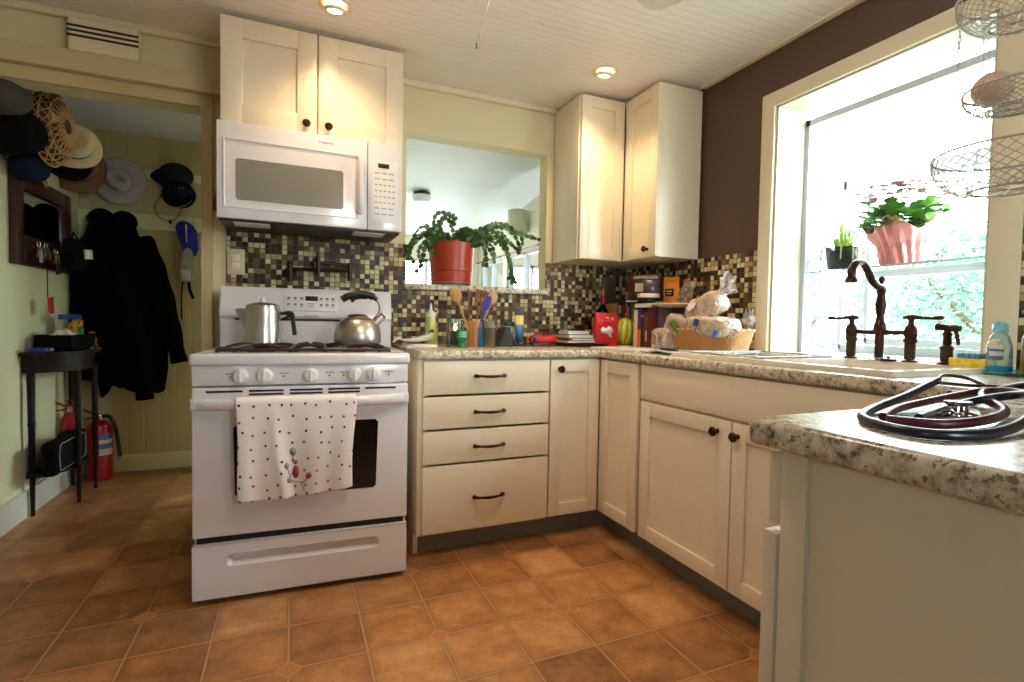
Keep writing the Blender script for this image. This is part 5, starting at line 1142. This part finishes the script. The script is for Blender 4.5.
lc = thing('loose_chain', 'short loose chain dangling left of the hanging baskets', 'chain', (-.535, -2.023, 1.655)); chain('chain', (0, 0, 0), (.006, .0, .235), lc)
g = G(); g.tube([(.006, 0, .235), (.045, -.012, .225), (.075, -.02, .205)], .002, 6); g.done('hook', m_wire, lc)
t = thing('onion', 'pale brown onion resting in the middle wire basket', 'onion', (-.456, -2.07, 1.563)); G().lathe([(0, 0), (.02, .002), (.042, .018), (.051, .04), (.048, .06), (.03, .078), (.012, .086), (.006, .1), (0, .102)], n=28).done('bulb', M('onion_skin', (206, 172, 146), .45, var=.15, scale=10), t, rot=(0, 1.2, .4), loc=(-.03, 0, .038)).scale = (.8, .8, .8)
# ceiling fan: only a blade and the pull cord reach the picture
t = thing('ceiling_fan', 'white ceiling fan with one blade tip and a pull cord in view', 'ceiling fan', (-1.55, -1.67, 2.0))
G().lathe([(0, .02), (.10, .02), (.13, .05), (.13, .13), (.06, .16), (.03, .17), (.03, .28), (.07, .29), (.07, ZC-2.0), (0, ZC-2.0)], n=32).done('motor', m_whiteplastic, t)
a0 = math.atan2(.27, .645)
for k in range(3):
    a = a0+k*2*PI/3; X = Matrix.Rotation(a, 4, 'Z'); g = G()
    g.prism([(.17, -.05), (.655, -.068), (.695, -.058), (.71, -.03), (.71, .03), (.695, .058), (.655, .068), (.17, .05)], lambda p, q, d: X @ Vector((p, q, .06+d+.08*q)), 0, .006); b_ = g.done('blade', M('pale_blade', (206, 198, 186), .5), t)
    G().box((.10, -.02, .055), (.22, .02, .062), .002, X=X).done('blade_arm', m_bronze, b_)
g = G(); g.tube([(-.02, .02, -.08), (-.05, .035, -.22), (-.078, .049, -.33)], .0011, 6); g.lathe([(0, 0), (.003, .002), (.003, .012), (0, .014)], c=(-.078, .049, -.342), n=10); g.done('pull_cord', M('dark_cord', (70, 64, 58), .7), t)

G().lathe([(.075, .02), (.10, .0), (.105, -.035), (.08, -.075), (.04, -.092), (0, -.096)], n=30).done('fill_light_bowl', M('frosted_bowl', (255, 226, 186), .4, emit=5), bpy.data.objects['ceiling_fan'])  # glowing bowl added under the fan, out of view, as extra light

# ---------------------------------------------------------------- mudroom
m_felt = M('grey_felt', (172, 162, 164), .95, var=.05); m_navy = M('navy_cotton', (20, 28, 48), .95, var=.2, spec=.1); m_blackf = M('black_felt', (14, 14, 15), .95, var=.2, spec=.1); m_brownf = M('brown_leather', (112, 74, 46), .6, var=.15)
m_straw = M('cream_straw', (206, 182, 132), .8, var=.08, scale=80, bump=.3)
def hat(name, label, loc, rot, R_, r, h, m, band=None, dent=.3, droop=.02, grp='hats hung on the wall pegs', wave=0):
    t = thing(name, label, 'hat', loc, group=grp, rot=rot)
    g = G()
    def brim(u, v):
        a = 2*PI*u; q = r*.96+(R_-r*.96)*v; return (q*math.cos(a), q*math.sin(a)*1.08, .002-droop*v**2+wave*math.sin(3*a+1)*v)
    g.surf(brim, 40, 7, cu=True); g.done('brim', m, t, solid=.004, fixn=False)
    g = G()
    def crown(u, v):
        a = 2*PI*u; prof = [(r, 0), (r*.99, h*.3), (r*.95, h*.62), (r*.86, h*.88), (r*.66, h*.98), (r*.36, h*.97), (0.0, h*.95)]
        i = v*(len(prof)-1); k = min(int(i), len(prof)-2); f = i-k; q = prof[k][0]*(1-f)+prof[k+1][0]*f; z = prof[k][1]*(1-f)+prof[k+1][1]*f
        x, y = q*math.cos(a), q*math.sin(a)*1.08
        z -= dent*h*max(0, v-.45)*math.exp(-(y/(r*.35))**2)
        return (x, y, z)
    g.surf(crown, 36, 16, cu=True); g.done('crown', m, t, solid=.003, fixn=False)
    if band:
        g = G(); g.surf(lambda u, v: ((r*1.01)*math.cos(2*PI*u), (r*1.01)*1.08*math.sin(2*PI*u), .004+.022*v), 36, 2, cu=True); g.done('band', band, t, solid=.003, fixn=False)
    return t
OX = (0, PI/2, 0)
hat('bucket_hat', 'dark olive felt hat at the top end of the hat pile by the door header', (-3.17, .11, 1.96), (0, PI/2+.1, -.3), .13, .085, .10, M('olive_felt', (66, 64, 50), .95), dent=0)
hat('wool_cap', 'black wool cap below the olive hat in the pile', (-3.19, .25, 1.84), (0, PI/2, -.35), .105, .095, .12, m_blackf, dent=0)
hat('sun_hat', 'cream straw hat with a blue band in the hat pile', (-3.09, .665, 1.925), (.3, PI/2-.15, -.8), .125, .080, .105, m_straw, M('blue_ribbon', (44, 84, 132), .7), wave=.012)
hat('felt_hat', 'black wide-brimmed hat behind the straw hat', (-3.17, .87, 1.93), (0, PI/2, -.6), .15, .085, .10, m_blackf)
hat('leather_hat', 'brown leather hat at the lower end of the hat pile', (-3.19, 1.06, 1.90), (.2, PI/2+.1, -.7), .15, .08, .10, m_brownf, wave=.015)
hat('beret', 'navy cloth cap hanging below the woven basket hat', (-3.19, .45, 1.745), (0, PI/2+.3, -.3), .08, .075, .06, m_navy, dent=0)
# openwork woven hat
t = thing('woven_hat', 'openwork brown and tan woven rattan hat in the hat pile', 'hat', (-3.10, .425, 1.93), rot=(-.15, PI/2-.05, -.45), group='hats hung on the wall pegs')
m_r1 = M('tan_rattan', (190, 150, 96), .6, var=.1); m_r2 = M('brown_rattan', (70, 44, 26), .7, var=.2)
G().surf(lambda u, v: (0, 0, 0), 2, 2) if False else None
g = G(); rr = lambda v: .155*math.sin(v*PI/2); zz = lambda v: .085*math.cos(v*PI/2)
for k in range(22):
    for sgn in (1, -1): g.tube([(rr(v)*math.cos(2*PI*k/22+sgn*v*1.1)*1.2, rr(v)*math.sin(2*PI*k/22+sgn*v*1.1)*.78, zz(v)) for v in [i/8 for i in range(1, 9)]], .0028, 5)
for v in (.25, .5, .75, 1): g.tube([(rr(v)*math.cos(2*PI*k/36)*1.2, rr(v)*math.sin(2*PI*k/36)*.78, zz(v)) for k in range(36)], .004, 5, closed=True)
g.done('lattice', m_r1, t, fixn=False)
g = G(); g.surf(lambda u, v: (.94*rr(v)*math.cos(2*PI*u)*1.2, .94*rr(v)*math.sin(2*PI*u)*.78, .92*zz(v)), 30, 8, cu=True); g.done('lining', m_r2, t, solid=.003, fixn=False)
for y, q in ((-.12, -.05), (-.02, -.062), (.09, -.045)):
    g = G(); g.surf(lambda u, v: (y-.03+.06*v, q-.022+.044*u, .066-.035*abs(y)/.12+.012*math.sin(PI*v)), 6, 6); g.done('tan_patch', M('tan_bark', (196, 158, 104), .7, var=.12), t, solid=.004, fixn=False)
t = thing('walking_stick', 'pale wooden stick leaning diagonally over the hat pile', 'stick', (-3.23, .62, 1.70)); G().tube([(.015, .10, .0), (.03, -.05, .20), (.04, -.16, .36)], [.008, .008, .007], 8).done('stick', m_spoon, t)
t = thing('paper_tag', 'white folded paper tag tucked under the hats above the mirror', 'tag', (-3.235, .60, 1.735)); G().box((0, -.03, 0), (.006, .03, .075), .001).done('paper', m_paper, t, rot=(-.35, 0, 0))
hat('sun_hat', 'wide pale grey sun hat hanging on the coat wall', (-3.033, 1.275, 1.888), (PI/2, .3, 0), .140, .062, .085, m_felt, dent=.9, droop=.012, wave=.006)
t = thing('baseball_cap', 'navy cap with small orange emblem and dangling chin cord', 'hat', (-2.715, 1.27, 1.86), group='navy caps on the coat wall')
g = G()
def cap(u, v):
    a = 2*PI*u; q = math.sin(v*PI/2); return (.095*q*math.cos(a), -.10*math.cos(v*PI/2)+.02, -.02+.09*q*math.sin(a))
g.surf(cap, 32, 10, cu=True); g.done('crown', m_navy, t, solid=.004, fixn=False)
g = G(); g.surf(lambda u, v: (.10*math.cos(PI+PI*u)*(1-.15*v), -.02-.085*v*math.sin(PI*u)-.01, -.055-.06*v*math.sin(PI*u)+.012*math.cos(2*PI*u)), 20, 8); bl = g.done('bill', m_navy, t, solid=.005, fixn=False)
g = G(); g.tube([(.10*math.cos(PI+PI*u)*.85, -.03-.085*math.sin(PI*u), -.057-.06*math.sin(PI*u)+.012*math.cos(2*PI*u)) for u in [i/16 for i in range(17)]], .003, 6); g.done('bill_edge', M('grey_piping', (150, 160, 160), .8), bl)
g = G(); g.tube([(.015, -.082, -.002), (.022, -.084, .014), (.03, -.083, .002), (.038, -.080, .014), (.044, -.078, -.001)], .0028, 5); g.done('emblem', M('orange_thread', (200, 104, 60), .8), t)
g = G(); g.tube(spline([(-.085, -.03, -.04), (-.13, -.02, -.11), (-.11, -.02, -.18), (-.05, -.02, -.205), (0, -.02, -.17), (.02, -.03, -.12)], 6), .0022, 6); g.ell((-.045, -.02, -.212), (.008, .008, .014), 10); g.done('chin_cord', m_blackf, t)
t = thing('baseball_cap', 'dark navy cap hung above and behind the cap with orange emblem', 'hat', (-2.735, 1.28, 1.965), group='navy caps on the coat wall')
g = G(); g.surf(lambda u, v: (.10*math.sin(v*PI/2)*math.cos(2*PI*u), -.07*math.cos(v*PI/2)+.02, .082*math.sin(v*PI/2)*math.sin(2*PI*u)), 28, 9, cu=True); g.done('crown', M('dark_navy_cotton', (18, 24, 36), .95, var=.2), t, solid=.004, fixn=False)
g = G(); g.surf(lambda u, v: (-.055-.075*v*math.sin(PI*u), -.03-.02*v, -.03+.075*(u-.5)*2*(1-.2*v)), 14, 7); g.done('bill', m_navy, t, solid=.005, fixn=False)
# coats
def coat(name, label, x, ztop, zbot, prof, sl, lean):
    t = thing(name, label, 'coat', (x, 1.27, zbot), group='black coats on the coat wall'); H = ztop-zbot
    g = G()
    def body(u, v):
        z = H*(1-v); i = v*(len(prof)-1); k = min(int(i), len(prof)-2); f = i-k; w = prof[k]*(1-f)+prof[k+1]*f
        a = 2*PI*u; fold = 1+.07*math.sin(7*a+3*v)*min(1, v*2)
        return (lean*v+w*fold*math.cos(a), -.075+(.035+.055*min(1, v*4))*fold*math.sin(a), z+(.03*math.sin(3*a+1)+.02*math.sin(5*a) if v > .97 else 0))
    g.surf(body, 64, 40, cu=True); g.done('body', m_coat, t, solid=.006, fixn=False)
    for pts, r in sl:
        g = G(); P = spline([Vector(p)-Vector((x, 1.27, zbot)) for p in pts], 7); n = len(P); g.tube(P, [r*(.75+.35*math.sin(PI*min(1, .15+i/n))) +.004*math.sin(i*1.3) for i in range(n)], 16); g.done('sleeve', m_coat, t)
    g = G(); g.ell((0, -.06, H-.045), (.072, .055, .07), 18); g.done('hood', m_coat, t)
    return t
coat('winter_coat', 'long black coat hanging nearer the mirror corner', -3.115, 1.67, .60, [.035, .075, .10, .125, .14, .15, .155, .15, .145], [([(-3.17, 1.20, 1.5), (-3.215, 1.17, 1.2), (-3.215, 1.15, .85)], .046)], .01)
coat('winter_coat', 'long black coat with hanging sleeve, nearer the dog leash', -3.0, 1.665, .56, [.035, .075, .115, .15, .17, .18, .185, .18, .16], [([(-2.90, 1.19, 1.52), (-2.83, 1.17, 1.30), (-2.755, 1.16, 1.0), (-2.695, 1.16, .73)], .062), ([(-3.02, 1.15, 1.3), (-2.95, 1.13, 1.0), (-2.90, 1.13, .75), (-2.88, 1.14, .50)], .062)], .05)
# leash
t = thing('dog_leash', 'blue strap and grey reel dog leash hanging beside the coats', 'leash', (-2.672, 1.29, .96))
g = G(); g.prism([(-.065, .66), (-.05, .70), (-.01, .71), (.03, .69), (.06, .64), (.07, .52), (.05, .47), (-.015, .49), (-.03, .55), (-.045, .60)], lambda a, b, d: (a, d+.012*math.sin(20*b), b), -.03, -.005, bev=.006); g.done('strap', M('blue_nylon', (22, 38, 150), .6, var=.2), t)
g = G(); g.tube([(.0, -.035, .68), (.005, -.04, .56)], .006, 6); g.done('clip', m_chrome, t)
g = G(); g.prism([(-.03, .30), (.035, .30), (.045, .36), (.04, .50), (.02, .53), (-.01, .52), (-.03, .44)], lambda a, b, d: (a, d, b), -.05, -.012, bev=.008); rl = g.done('reel', M('grey_reel', (150, 150, 146), .4), t)
G().box((-.025, -.053, .31), (.03, -.049, .38), .001).done('reel_label', M('pale_sticker', (196, 190, 176), .5, var=.2, scale=90), rl)
g = G(); g.tube(spline([(-.02, -.03, .31), (-.03, -.025, .2), (-.028, -.025, .05)], 6), .009, 8, flat=.5); g.tube(spline([(.015, -.03, .31), (.02, -.03, .25), (.04, -.03, .19)], 6), .009, 8); g.done('lead', m_blackf, t)
g = G(); g.tube([(-.028+.012*math.cos(a), -.025, .025+.017*math.sin(a)) for a in [k*PI/5 for k in range(10)]], .003, 6, closed=True); g.tube([(-.028, -.025, .008), (-.03, -.025, -.02), (-.02, -.025, -.025)], .0035, 6); g.done('snap_hook', m_steel, t)
t = thing('wooden_paddle', 'small brown wooden paddle hanging between the door casing and microwave', 'paddle', (-2.335, -.004, 1.52)); G().prism([(-.028, .0), (.012, .0), (.02, .06), (.014, .15), (.006, .20), (-.004, .20), (-.008, .13), (-.02, .05)], lambda a, b, d: (a, d, b), -.016, -.002, bev=.003).done('paddle', m_spoon2, t)
# mirror with hooks, keys, pouch
YMc, ZMc = .775, 1.495
t = thing('wall_mirror', 'dark mahogany framed mirror with key hooks on the left wall', 'mirror', (XL+.002, YMc, 1.27))
g = G()
for a, b in (((0, -.335, 0), (.03, -.255, .455)), ((0, .255, 0), (.03, .335, .455)), ((0, -.256, .375), (.03, .256, .455)), ((0, -.256, 0), (.028, .256, .15))): g.box(a, b, .004)
g.done('frame', m_mirrorwood, t); G().box((0, -.25, .149), (.012, .25, .376)).done('mirror_glass', m_mirror, t)
for k in range(5): 
    y = -.2+.1*k; g = G(); g.tube([(.028, y, .11), (.055, y, .10), (.065, y, .12)], .004, 6); g.done('hook', m_bronze, t)
def keys(label, y, z, cols, drop, grp='keys on the mirror hooks'):
    t = thing('key_bunch', label, 'keys', (XL+.065, y, z), group=grp)
    g = G(); g.tube([(0, .018*math.cos(a), -.018+.018*math.sin(a)) for a in [k*PI/8 for k in range(16)]], .002, 6, closed=True); g.done('ring', m_chrome, t)
    for i in range(4):
        X = Matrix.Translation((.004*i, 0, -.03)) @ Matrix.Rotation(-.4+.28*i, 4, 'X'); g = G(); g.cyl((-.0012, 0, -.012), (.0012, 0, -.012), .012, n=14); g.box((-.001, -.004, -.06), (.001, .004, -.02)); g.b.transform(X); g.done('key', m_steel if i % 2 else M('brass', (170, 140, 70), .3, metal=1), t)
    for j, (c, w, h) in enumerate(cols): G().box((.002, -w/2, -drop-h), (.010, w/2, -drop), .002).done('tag', M('tag_%d%d%d' % c, c, .5), t, rot=(.12, 0, 0))
    g = G(); g.tube([(.005, 0, -.035), (.005, .003, -drop)], .0025, 6); g.done('lanyard', m_blackf, t)
    return t
keys('key bunch with a long cord and hanging red tag below the mirror', .655, 1.40, [((176, 16, 24), .055, .085)], .285)
keys('key bunch with a black fob on the middle mirror hook', .78, 1.385, [((22, 22, 24), .05, .06)], .08)
keys('key bunch with blue and white tag on the mirror hook nearest the kitchen', .575, 1.40, [((150, 170, 210), .03, .06)], .05)
t = thing('black_pouch', 'black pouch with a white card hanging at the mirror corner', 'pouch', (XL+.06, .98, 1.29)); G().box((0, -.10, 0), (.06, .09, .17), .018, 3).done('pouch', m_blackf, t); G().box((.062, .035, .06), (.068, .10, .115), .001).done('card', m_paper, t, rot=(.1, 0, -.3))
G().tube([(.03, -.06, .165), (.02, 0, .215), (.03, .06, .165)], .004, 6).done('strap', m_blackf, t)
# half-round hall table
t = thing('hall_table', 'dark half-round hall table with slim turned legs against the left wall', 'table', (XL+.004, .82, 0))
TH = .835; el = lambda rx, ry, n=40: [(rx*math.sin(PI*k/(n-1)), -ry*math.cos(PI*k/(n-1))) for k in range(n)]
G().prism(el(.225, .315), lambda a, b, d: (a, b, d), TH-.02, TH, bev=.004).done('tabletop', m_darkwood, t)
G().prism(el(.20, .285), lambda a, b, d: (a, b, d), TH-.105, TH-.0205).done('apron', m_darkwood, t)
for x, y in ((.03, -.265), (.168, -.10), (.168, .16), (.03, .255)):
    G().lathe([(0, 0), (.008, 0), (.009, .01), (.0125, .20), (.0165, .205), (.0165, .225), (.0125, .23), (.0145, .46), (.0165, .465), (.0165, .475), (.0145, .48), (.017, .735), (0, .735)], n=14).done('leg', m_darkwood, t, loc=(x, y, 0))
G().prism(el(.165, .25), lambda a, b, d: (a, b, d), .19, .205).done('shelf', m_darkwood, t)
t = thing('laptop_bag', 'black bag with pale piping standing on the low shelf of the hall table', 'bag', (XL+.12, .70, .2055))
g = G(); g.box((-.035, -.215, 0), (.035, .215, .175), .03, 4); g.done('bag', m_blackf, t)
g = G(); c_ = [(.0355, -.17, .03), (.0355, -.18, .1), (.0355, -.17, .15), (.0355, -.15, .158), (.0355, .15, .158), (.0355, .17, .15), (.0355, .18, .1), (.0355, .17, .03), (.0355, .15, .02), (.0355, -.15, .02)]; g.tube(c_, .0022, 5, closed=True); g.done('piping', M('grey_piping_bag', (150, 150, 150), .6), t)
g = G(); g.tube(spline([(0, -.07, .17), (.0, -.05, .19), (0, .05, .19), (0, .07, .17)], 5), .008, 8); g.done('carry_handle', m_blackf, t)
def extinguisher(label, loc, r, h, hose, lab):
    t = thing('fire_extinguisher', label, 'fire extinguisher', loc)
    G().lathe([(0, 0), (r*.9, 0), (r, .008), (r, h-.06), (r*.9, h-.03), (r*.45, h-.008), (r*.35, h), (0, h)], n=28).done('cylinder', m_red, t)
    G().lathe([(r*.3, h-.002), (r*.36, h+.012), (r*.3, h+.035), (0, h+.036)], n=18).done('valve', m_chrome, t)
    g = G(); g.tube([(.0, 0, h+.03), (-.03, -.02, h+.045), (-.07, -.04, h+.075)], [.012, .011, .007], 8, flat=.6); g.tube([(0, 0, h+.02), (-.035, -.02, h+.018), (-.065, -.035, h+.012)], [.009, .009, .006], 8, flat=.6); g.done('handle', m_black if hose else m_red, t)
    if hose:
        g = G(); g.tube(spline([(.012, 0, h+.02), (.06, -.02, h+.02), (.09, -.03, h-.05), (.105, -.035, h-.15), (.115, -.04, h-.235)], 7), .011, 10); g.done('hose', m_black, t)
        g = G(); g.tube([(.115, -.04, h-.235), (.117, -.04, h-.26)], .012, 10); g.done('nozzle', m_steel, t)
    else:
        g = G(); g.tube([(.015*math.cos(a), 0, h+.055+.015*math.sin(a)) for a in [k*PI/5 for k in range(10)]], .004, 6, closed=True); g.done('pull_ring', m_red, t)
    if lab: G().surf(lambda u, v: (r*1.01*math.cos(-1.2+1.1*u), r*1.01*math.sin(-1.2+1.1*u), h*.45+h*.3*v), 10, 2).name if False else None
    if lab:
        g = G(); g.surf(lambda u, v: (r*1.012*math.cos(-1.35+1.2*u), r*1.012*math.sin(-1.35+1.2*u), h*.42+h*.36*v), 12, 2); g.done('label', bands('extinguisher_label', 2, [(0, (210, 206, 200)), (.3, (96, 116, 170)), (.55, (222, 220, 216)), (.72, (90, 110, 160))]), t, fixn=False)
    return t
extinguisher('large red fire extinguisher with black hose behind the hall table', (-3.135, 1.205, 0), .068, .37, True, True)
extinguisher('small red fire extinguisher with a ring on the hall table shelf', (XL+.055, .98, .2055), .042, .255, False, False)
# clutter on the hall table
t = thing('storage_box', 'long black open box standing on the hall table', 'box', (XL+.105, .80, TH+.001))
g = G()
for a, b in (((-.075, -.19, 0), (.075, .17, .008)), ((-.075, -.19, 0), (-.069, .17, .085)), ((.069, -.19, 0), (.075, .17, .085)), ((-.075, -.19, 0), (.075, -.184, .085)), ((-.075, .164, 0), (.075, .17, .085))): g.box(a, b, .001)
g.done('box', m_blackf, t)
t = thing('tissue_pack', 'crumpled white tissue pack lying in the black box', 'tissues', (XL+.11, .72, TH+.0095)); g = G(); g.surf(lambda u, v: (-.05+.10*u, -.08+.18*v, .075+.03*math.sin(PI*u)*math.sin(PI*v)+.006*math.sin(14*u+9*v)), 16, 22); g.box((-.045, -.075, 0), (.045, .09, .074), .008); g.done('pack', m_paper, t, fixn=False)
t = thing('card_box', 'yellow and black printed box standing in the black storage box', 'box', (XL+.11, .905, TH+.0095)); G().box((-.02, -.05, 0), (.02, .05, .155), .002).done('carton', speckle('yellow_black_print', (216, 158, 36), (40, 34, 30), 40, .56, .5), t)
t = thing('blue_pack', 'blue flat pack lying across the yellow box', 'pack', (XL+.10, .87, TH+.1665)); G().box((-.03, -.09, 0), (.03, .065, .028), .004).done('pack', M('blue_print_pack', (40, 66, 130), .5, var=.25, scale=40), t)
t = thing('green_lighter', 'small bright green tin in front of the yellow box', 'tin', (XL+.15, .845, TH+.0095)); G().lathe([(0, 0), (.014, 0), (.014, .11), (.01, .115), (0, .115)], n=14).done('tin', M('bright_green', (30, 130, 60), .4), t)
t = thing('eyeglass_case', 'blue and black flat case at the near end of the hall table', 'case', (XL+.075, .565, TH+.001)); G().box((-.035, -.05, 0), (.035, .05, .022), .008).done('case', M('blue_case', (26, 46, 130), .4), t); G().box((.034, .0, .006), (.0365, .035, .016)).done('label', m_paper, t)
t = thing('figurine', 'small yellow and brown figurine at the far end of the hall table', 'figurine', (XL+.15, 1.02, TH+.001)); G().lathe([(0, 0), (.028, 0), (.03, .01), (.022, .03), (.026, .045), (.018, .06), (.012, .066), (.02, .08), (.012, .095), (0, .097)], n=20).done('body', speckle('ochre_glaze', (170, 112, 40), (70, 44, 26), 30, .55, .3), t)
t = thing('key_ring', 'loose silver key ring on the hall table edge', 'keys', (XL+.185, .86, TH+.003)); G().tube([(.02*math.cos(a), .02*math.sin(a), .001) for a in [k*PI/8 for k in range(16)]], .002, 6, closed=True).done('ring', m_chrome, t)
for k in range(3): G().box((-.004, .015, 0), (.004, .06, .002)).done('key', m_steel, t, rot=(.1*k, 0, -.9+.9*k))
# chime box on the ledge
t = thing('door_chime', 'white door chime box with three black stripes on the ledge', 'door chime', (-2.754, -.03, 2.1225))
G().box((-.123, -.027, 0), (.123, .028, .138), .012, 4).done('cover', M('ivory_cover', (226, 214, 184), .4, var=.02), t)
for z in (.062, .082, .102): G().box((-.1235, -.0278, z-.0048), (.1235, -.0262, z+.0048), .0004).done('stripe', m_black, t)
# sunroom fittings
t = thing('ceiling_light', 'flush sunroom ceiling light with black base and white dome', 'ceiling light', (-.82, 2.42, cz(2.42)-.022))
G().lathe([(0, 0), (.085, 0), (.085, -.03), (0, -.035)], n=28).done('base', m_black, t); G().lathe([(.09, -.028), (.095, -.05), (.08, -.085), (.04, -.10), (0, -.105)], n=28).done('dome', M('opal_glass', (216, 218, 224), .3), t)
t = thing('wall_lamp', 'pale drum-shaded wall lamp on the sunroom side wall', 'lamp', (XS-.115, 2.42, 2.0)); G().lathe([(.10, 0), (.10, .25)], n=36).done('lamp_shade', M('pale_linen', (196, 196, 172), .9), t, solid=.004, fixn=False); G().tube([(.13, 0, .05), (0, 0, .05), (0, 0, .16)], .008, 8).done('bracket', m_steel, t)
for (a, b), lab in (((2.02, 3.01), 'reddish curtain rod above the nearer sunroom side window'), ((3.07, 3.95), 'reddish curtain rod above the further sunroom side window')):
    t = thing('curtain_rod', lab, 'curtain rod', (XS-.045, (a+b)/2, 1.83)); G().tube([(0, a-(a+b)/2, 0), (0, b-(a+b)/2, 0)], .011, 10).done('rod', wood('cherry_rod', (136, 70, 44), (166, 92, 60), 4, .4), t); G().tube([(0, 0, 0), (.044, 0, 0)], .008, 6).done('bracket', m_steel, t)

# ---------------------------------------------------------------- light and camera
W_ = bpy.data.worlds.new('sky'); SC.world = W_; W_.use_nodes = True
nt = W_.node_tree; nt.nodes.clear()
wo = nt.nodes.new('ShaderNodeOutputWorld'); bg_ = nt.nodes.new('ShaderNodeBackground'); gr = nt.nodes.new('ShaderNodeTexGradient'); tc = nt.nodes.new('ShaderNodeTexCoord')
sx = nt.nodes.new('ShaderNodeSeparateXYZ'); nt.links.new(tc.outputs['Generated'], sx.inputs[0])
rp = nt.nodes.new('ShaderNodeValToRGB'); rp.color_ramp.elements[0].position = 0; rp.color_ramp.elements[0].color = (.70, .80, .84, 1); rp.color_ramp.elements[1].position = .7; rp.color_ramp.elements[1].color = (.86, .94, 1, 1)
nt.links.new(sx.outputs[2], rp.inputs[0]); nt.links.new(rp.outputs[0], bg_.inputs[0]); bg_.inputs[1].default_value = 22.0; nt.links.new(bg_.outputs[0], wo.inputs[0])
def portal(name, loc, rot, sx_, sy_):
    l = bpy.data.lights.new(name, 'AREA'); l.shape = 'RECTANGLE'; l.size = sx_; l.size_y = sy_; l.cycles.is_portal = True
    o = bpy.data.objects.new(name, l); COL.objects.link(o); o.location = loc; o.rotation_euler = rot
portal('window_portal', (.5, -1.46, 1.45), (0, PI/2, 0), 1.3, .95)
portal('rear_fill_window_portal', (-.625, YR-.09, 1.45), (PI/2, 0, 0), .75, 1.1)
portal('left_fill_window_portal', (XL-.09, -3.825, 1.5), (0, -PI/2, 0), .5, .45)
portal('far_window_portal', (-.38, YS+.09, 1.38), (-PI/2, 0, 0), .85, 1.0)
portal('side_sunroom_portal', (XS+.09, 2.4, 1.39), (0, PI/2, 0), .9, 3.1)
def can(name, label, loc, energy, tilt):
    t = thing(name, label, 'ceiling light', loc, group='recessed ceiling lights')
    t.scale = (.74, .74, .8)
    G().lathe([(.045, -.004), (.078, -.010), (.084, -.006), (.085, 0)], n=32).done('trim_ring', m_trim, t)
    X = Matrix.Rotation(tilt, 4, 'X')
    G().lathe([(.05, -.012), (.056, -.02), (.052, -.028), (.04, -.03)], n=28, X=X).done('eyeball', m_trim, t)
    G().lathe([(.040, -.028), (.03, -.032), (0, -.034)], n=24, X=X).done('bulb', M('lamp_glow', (255, 232, 190), .4, emit=14), t)
    l = bpy.data.lights.new(name, 'SPOT'); l.energy = energy; l.color = (1, .70, .40); l.spot_size = math.radians(120); l.spot_blend = 1.0; l.shadow_soft_size = .04
    o = bpy.data.objects.new('spot_beam', l); COL.objects.link(o); o.location = (loc[0], loc[1], loc[2]-.06); o.rotation_euler = (tilt*.6, 0, 0)
can('recessed_light', 'lit recessed light above the microwave cabinet', (-1.864, -.53, ZC), 15, .2)
can('recessed_light', 'lit recessed light in front of the upper corner cabinet', (-.583, -.53, ZC), 22, .2)
def floor_fill(loc, e):
    l = bpy.data.lights.new('spot_beam', 'SPOT'); l.energy = e; l.color = (1, .72, .44); l.spot_size = math.radians(95); l.spot_blend = 1.0; l.shadow_soft_size = .05
    o = bpy.data.objects.new('spot_beam', l); COL.objects.link(o); o.location = loc
l = bpy.data.lights.new('fan_fill_lamp', 'POINT'); l.energy = 10; l.color = (1, .84, .70); l.shadow_soft_size = .09  # added fill lamp under the fan, lifts the ceiling and room
o = bpy.data.objects.new('fan_fill_lamp', l); COL.objects.link(o); o.location = (-1.55, -1.67, 1.80)
floor_fill((-1.05, -1.35, ZC-.05), 32)  # added spot with no fixture, brightens the middle of the floor
cam = bpy.data.cameras.new('camera'); co = bpy.data.objects.new('camera', cam); COL.objects.link(co)
yaw, pit, rol, fpx = .4031952, -.0352110, .0176911, 515.2989
fw = Vector((math.sin(yaw)*math.cos(pit), math.cos(yaw)*math.cos(pit), math.sin(pit)))
rt = Vector((math.cos(yaw), -math.sin(yaw), 0)); up = rt.cross(fw)
r2 = rt*math.cos(rol)+up*math.sin(rol); u2 = -rt*math.sin(rol)+up*math.cos(rol)
co.matrix_world = Matrix(((r2.x, u2.x, -fw.x, -2.018959), (r2.y, u2.y, -fw.y, -2.775056), (r2.z, u2.z, -fw.z, 1.0261918), (0, 0, 0, 1)))
cam.sensor_width = 36; cam.lens = fpx/1024*36; cam.clip_start = .02
SC.camera = co
vs = SC.view_settings; vs.view_transform = 'Standard'; vs.look = 'None'; vs.exposure = .3; vs.gamma = 1.0; vs.use_curve_mapping = False
SC.cycles.max_bounces = 10; SC.cycles.diffuse_bounces = 6; SC.cycles.transparent_max_bounces = 16; SC.cycles.use_denoising = True
SC.cycles.sample_clamp_indirect = 6
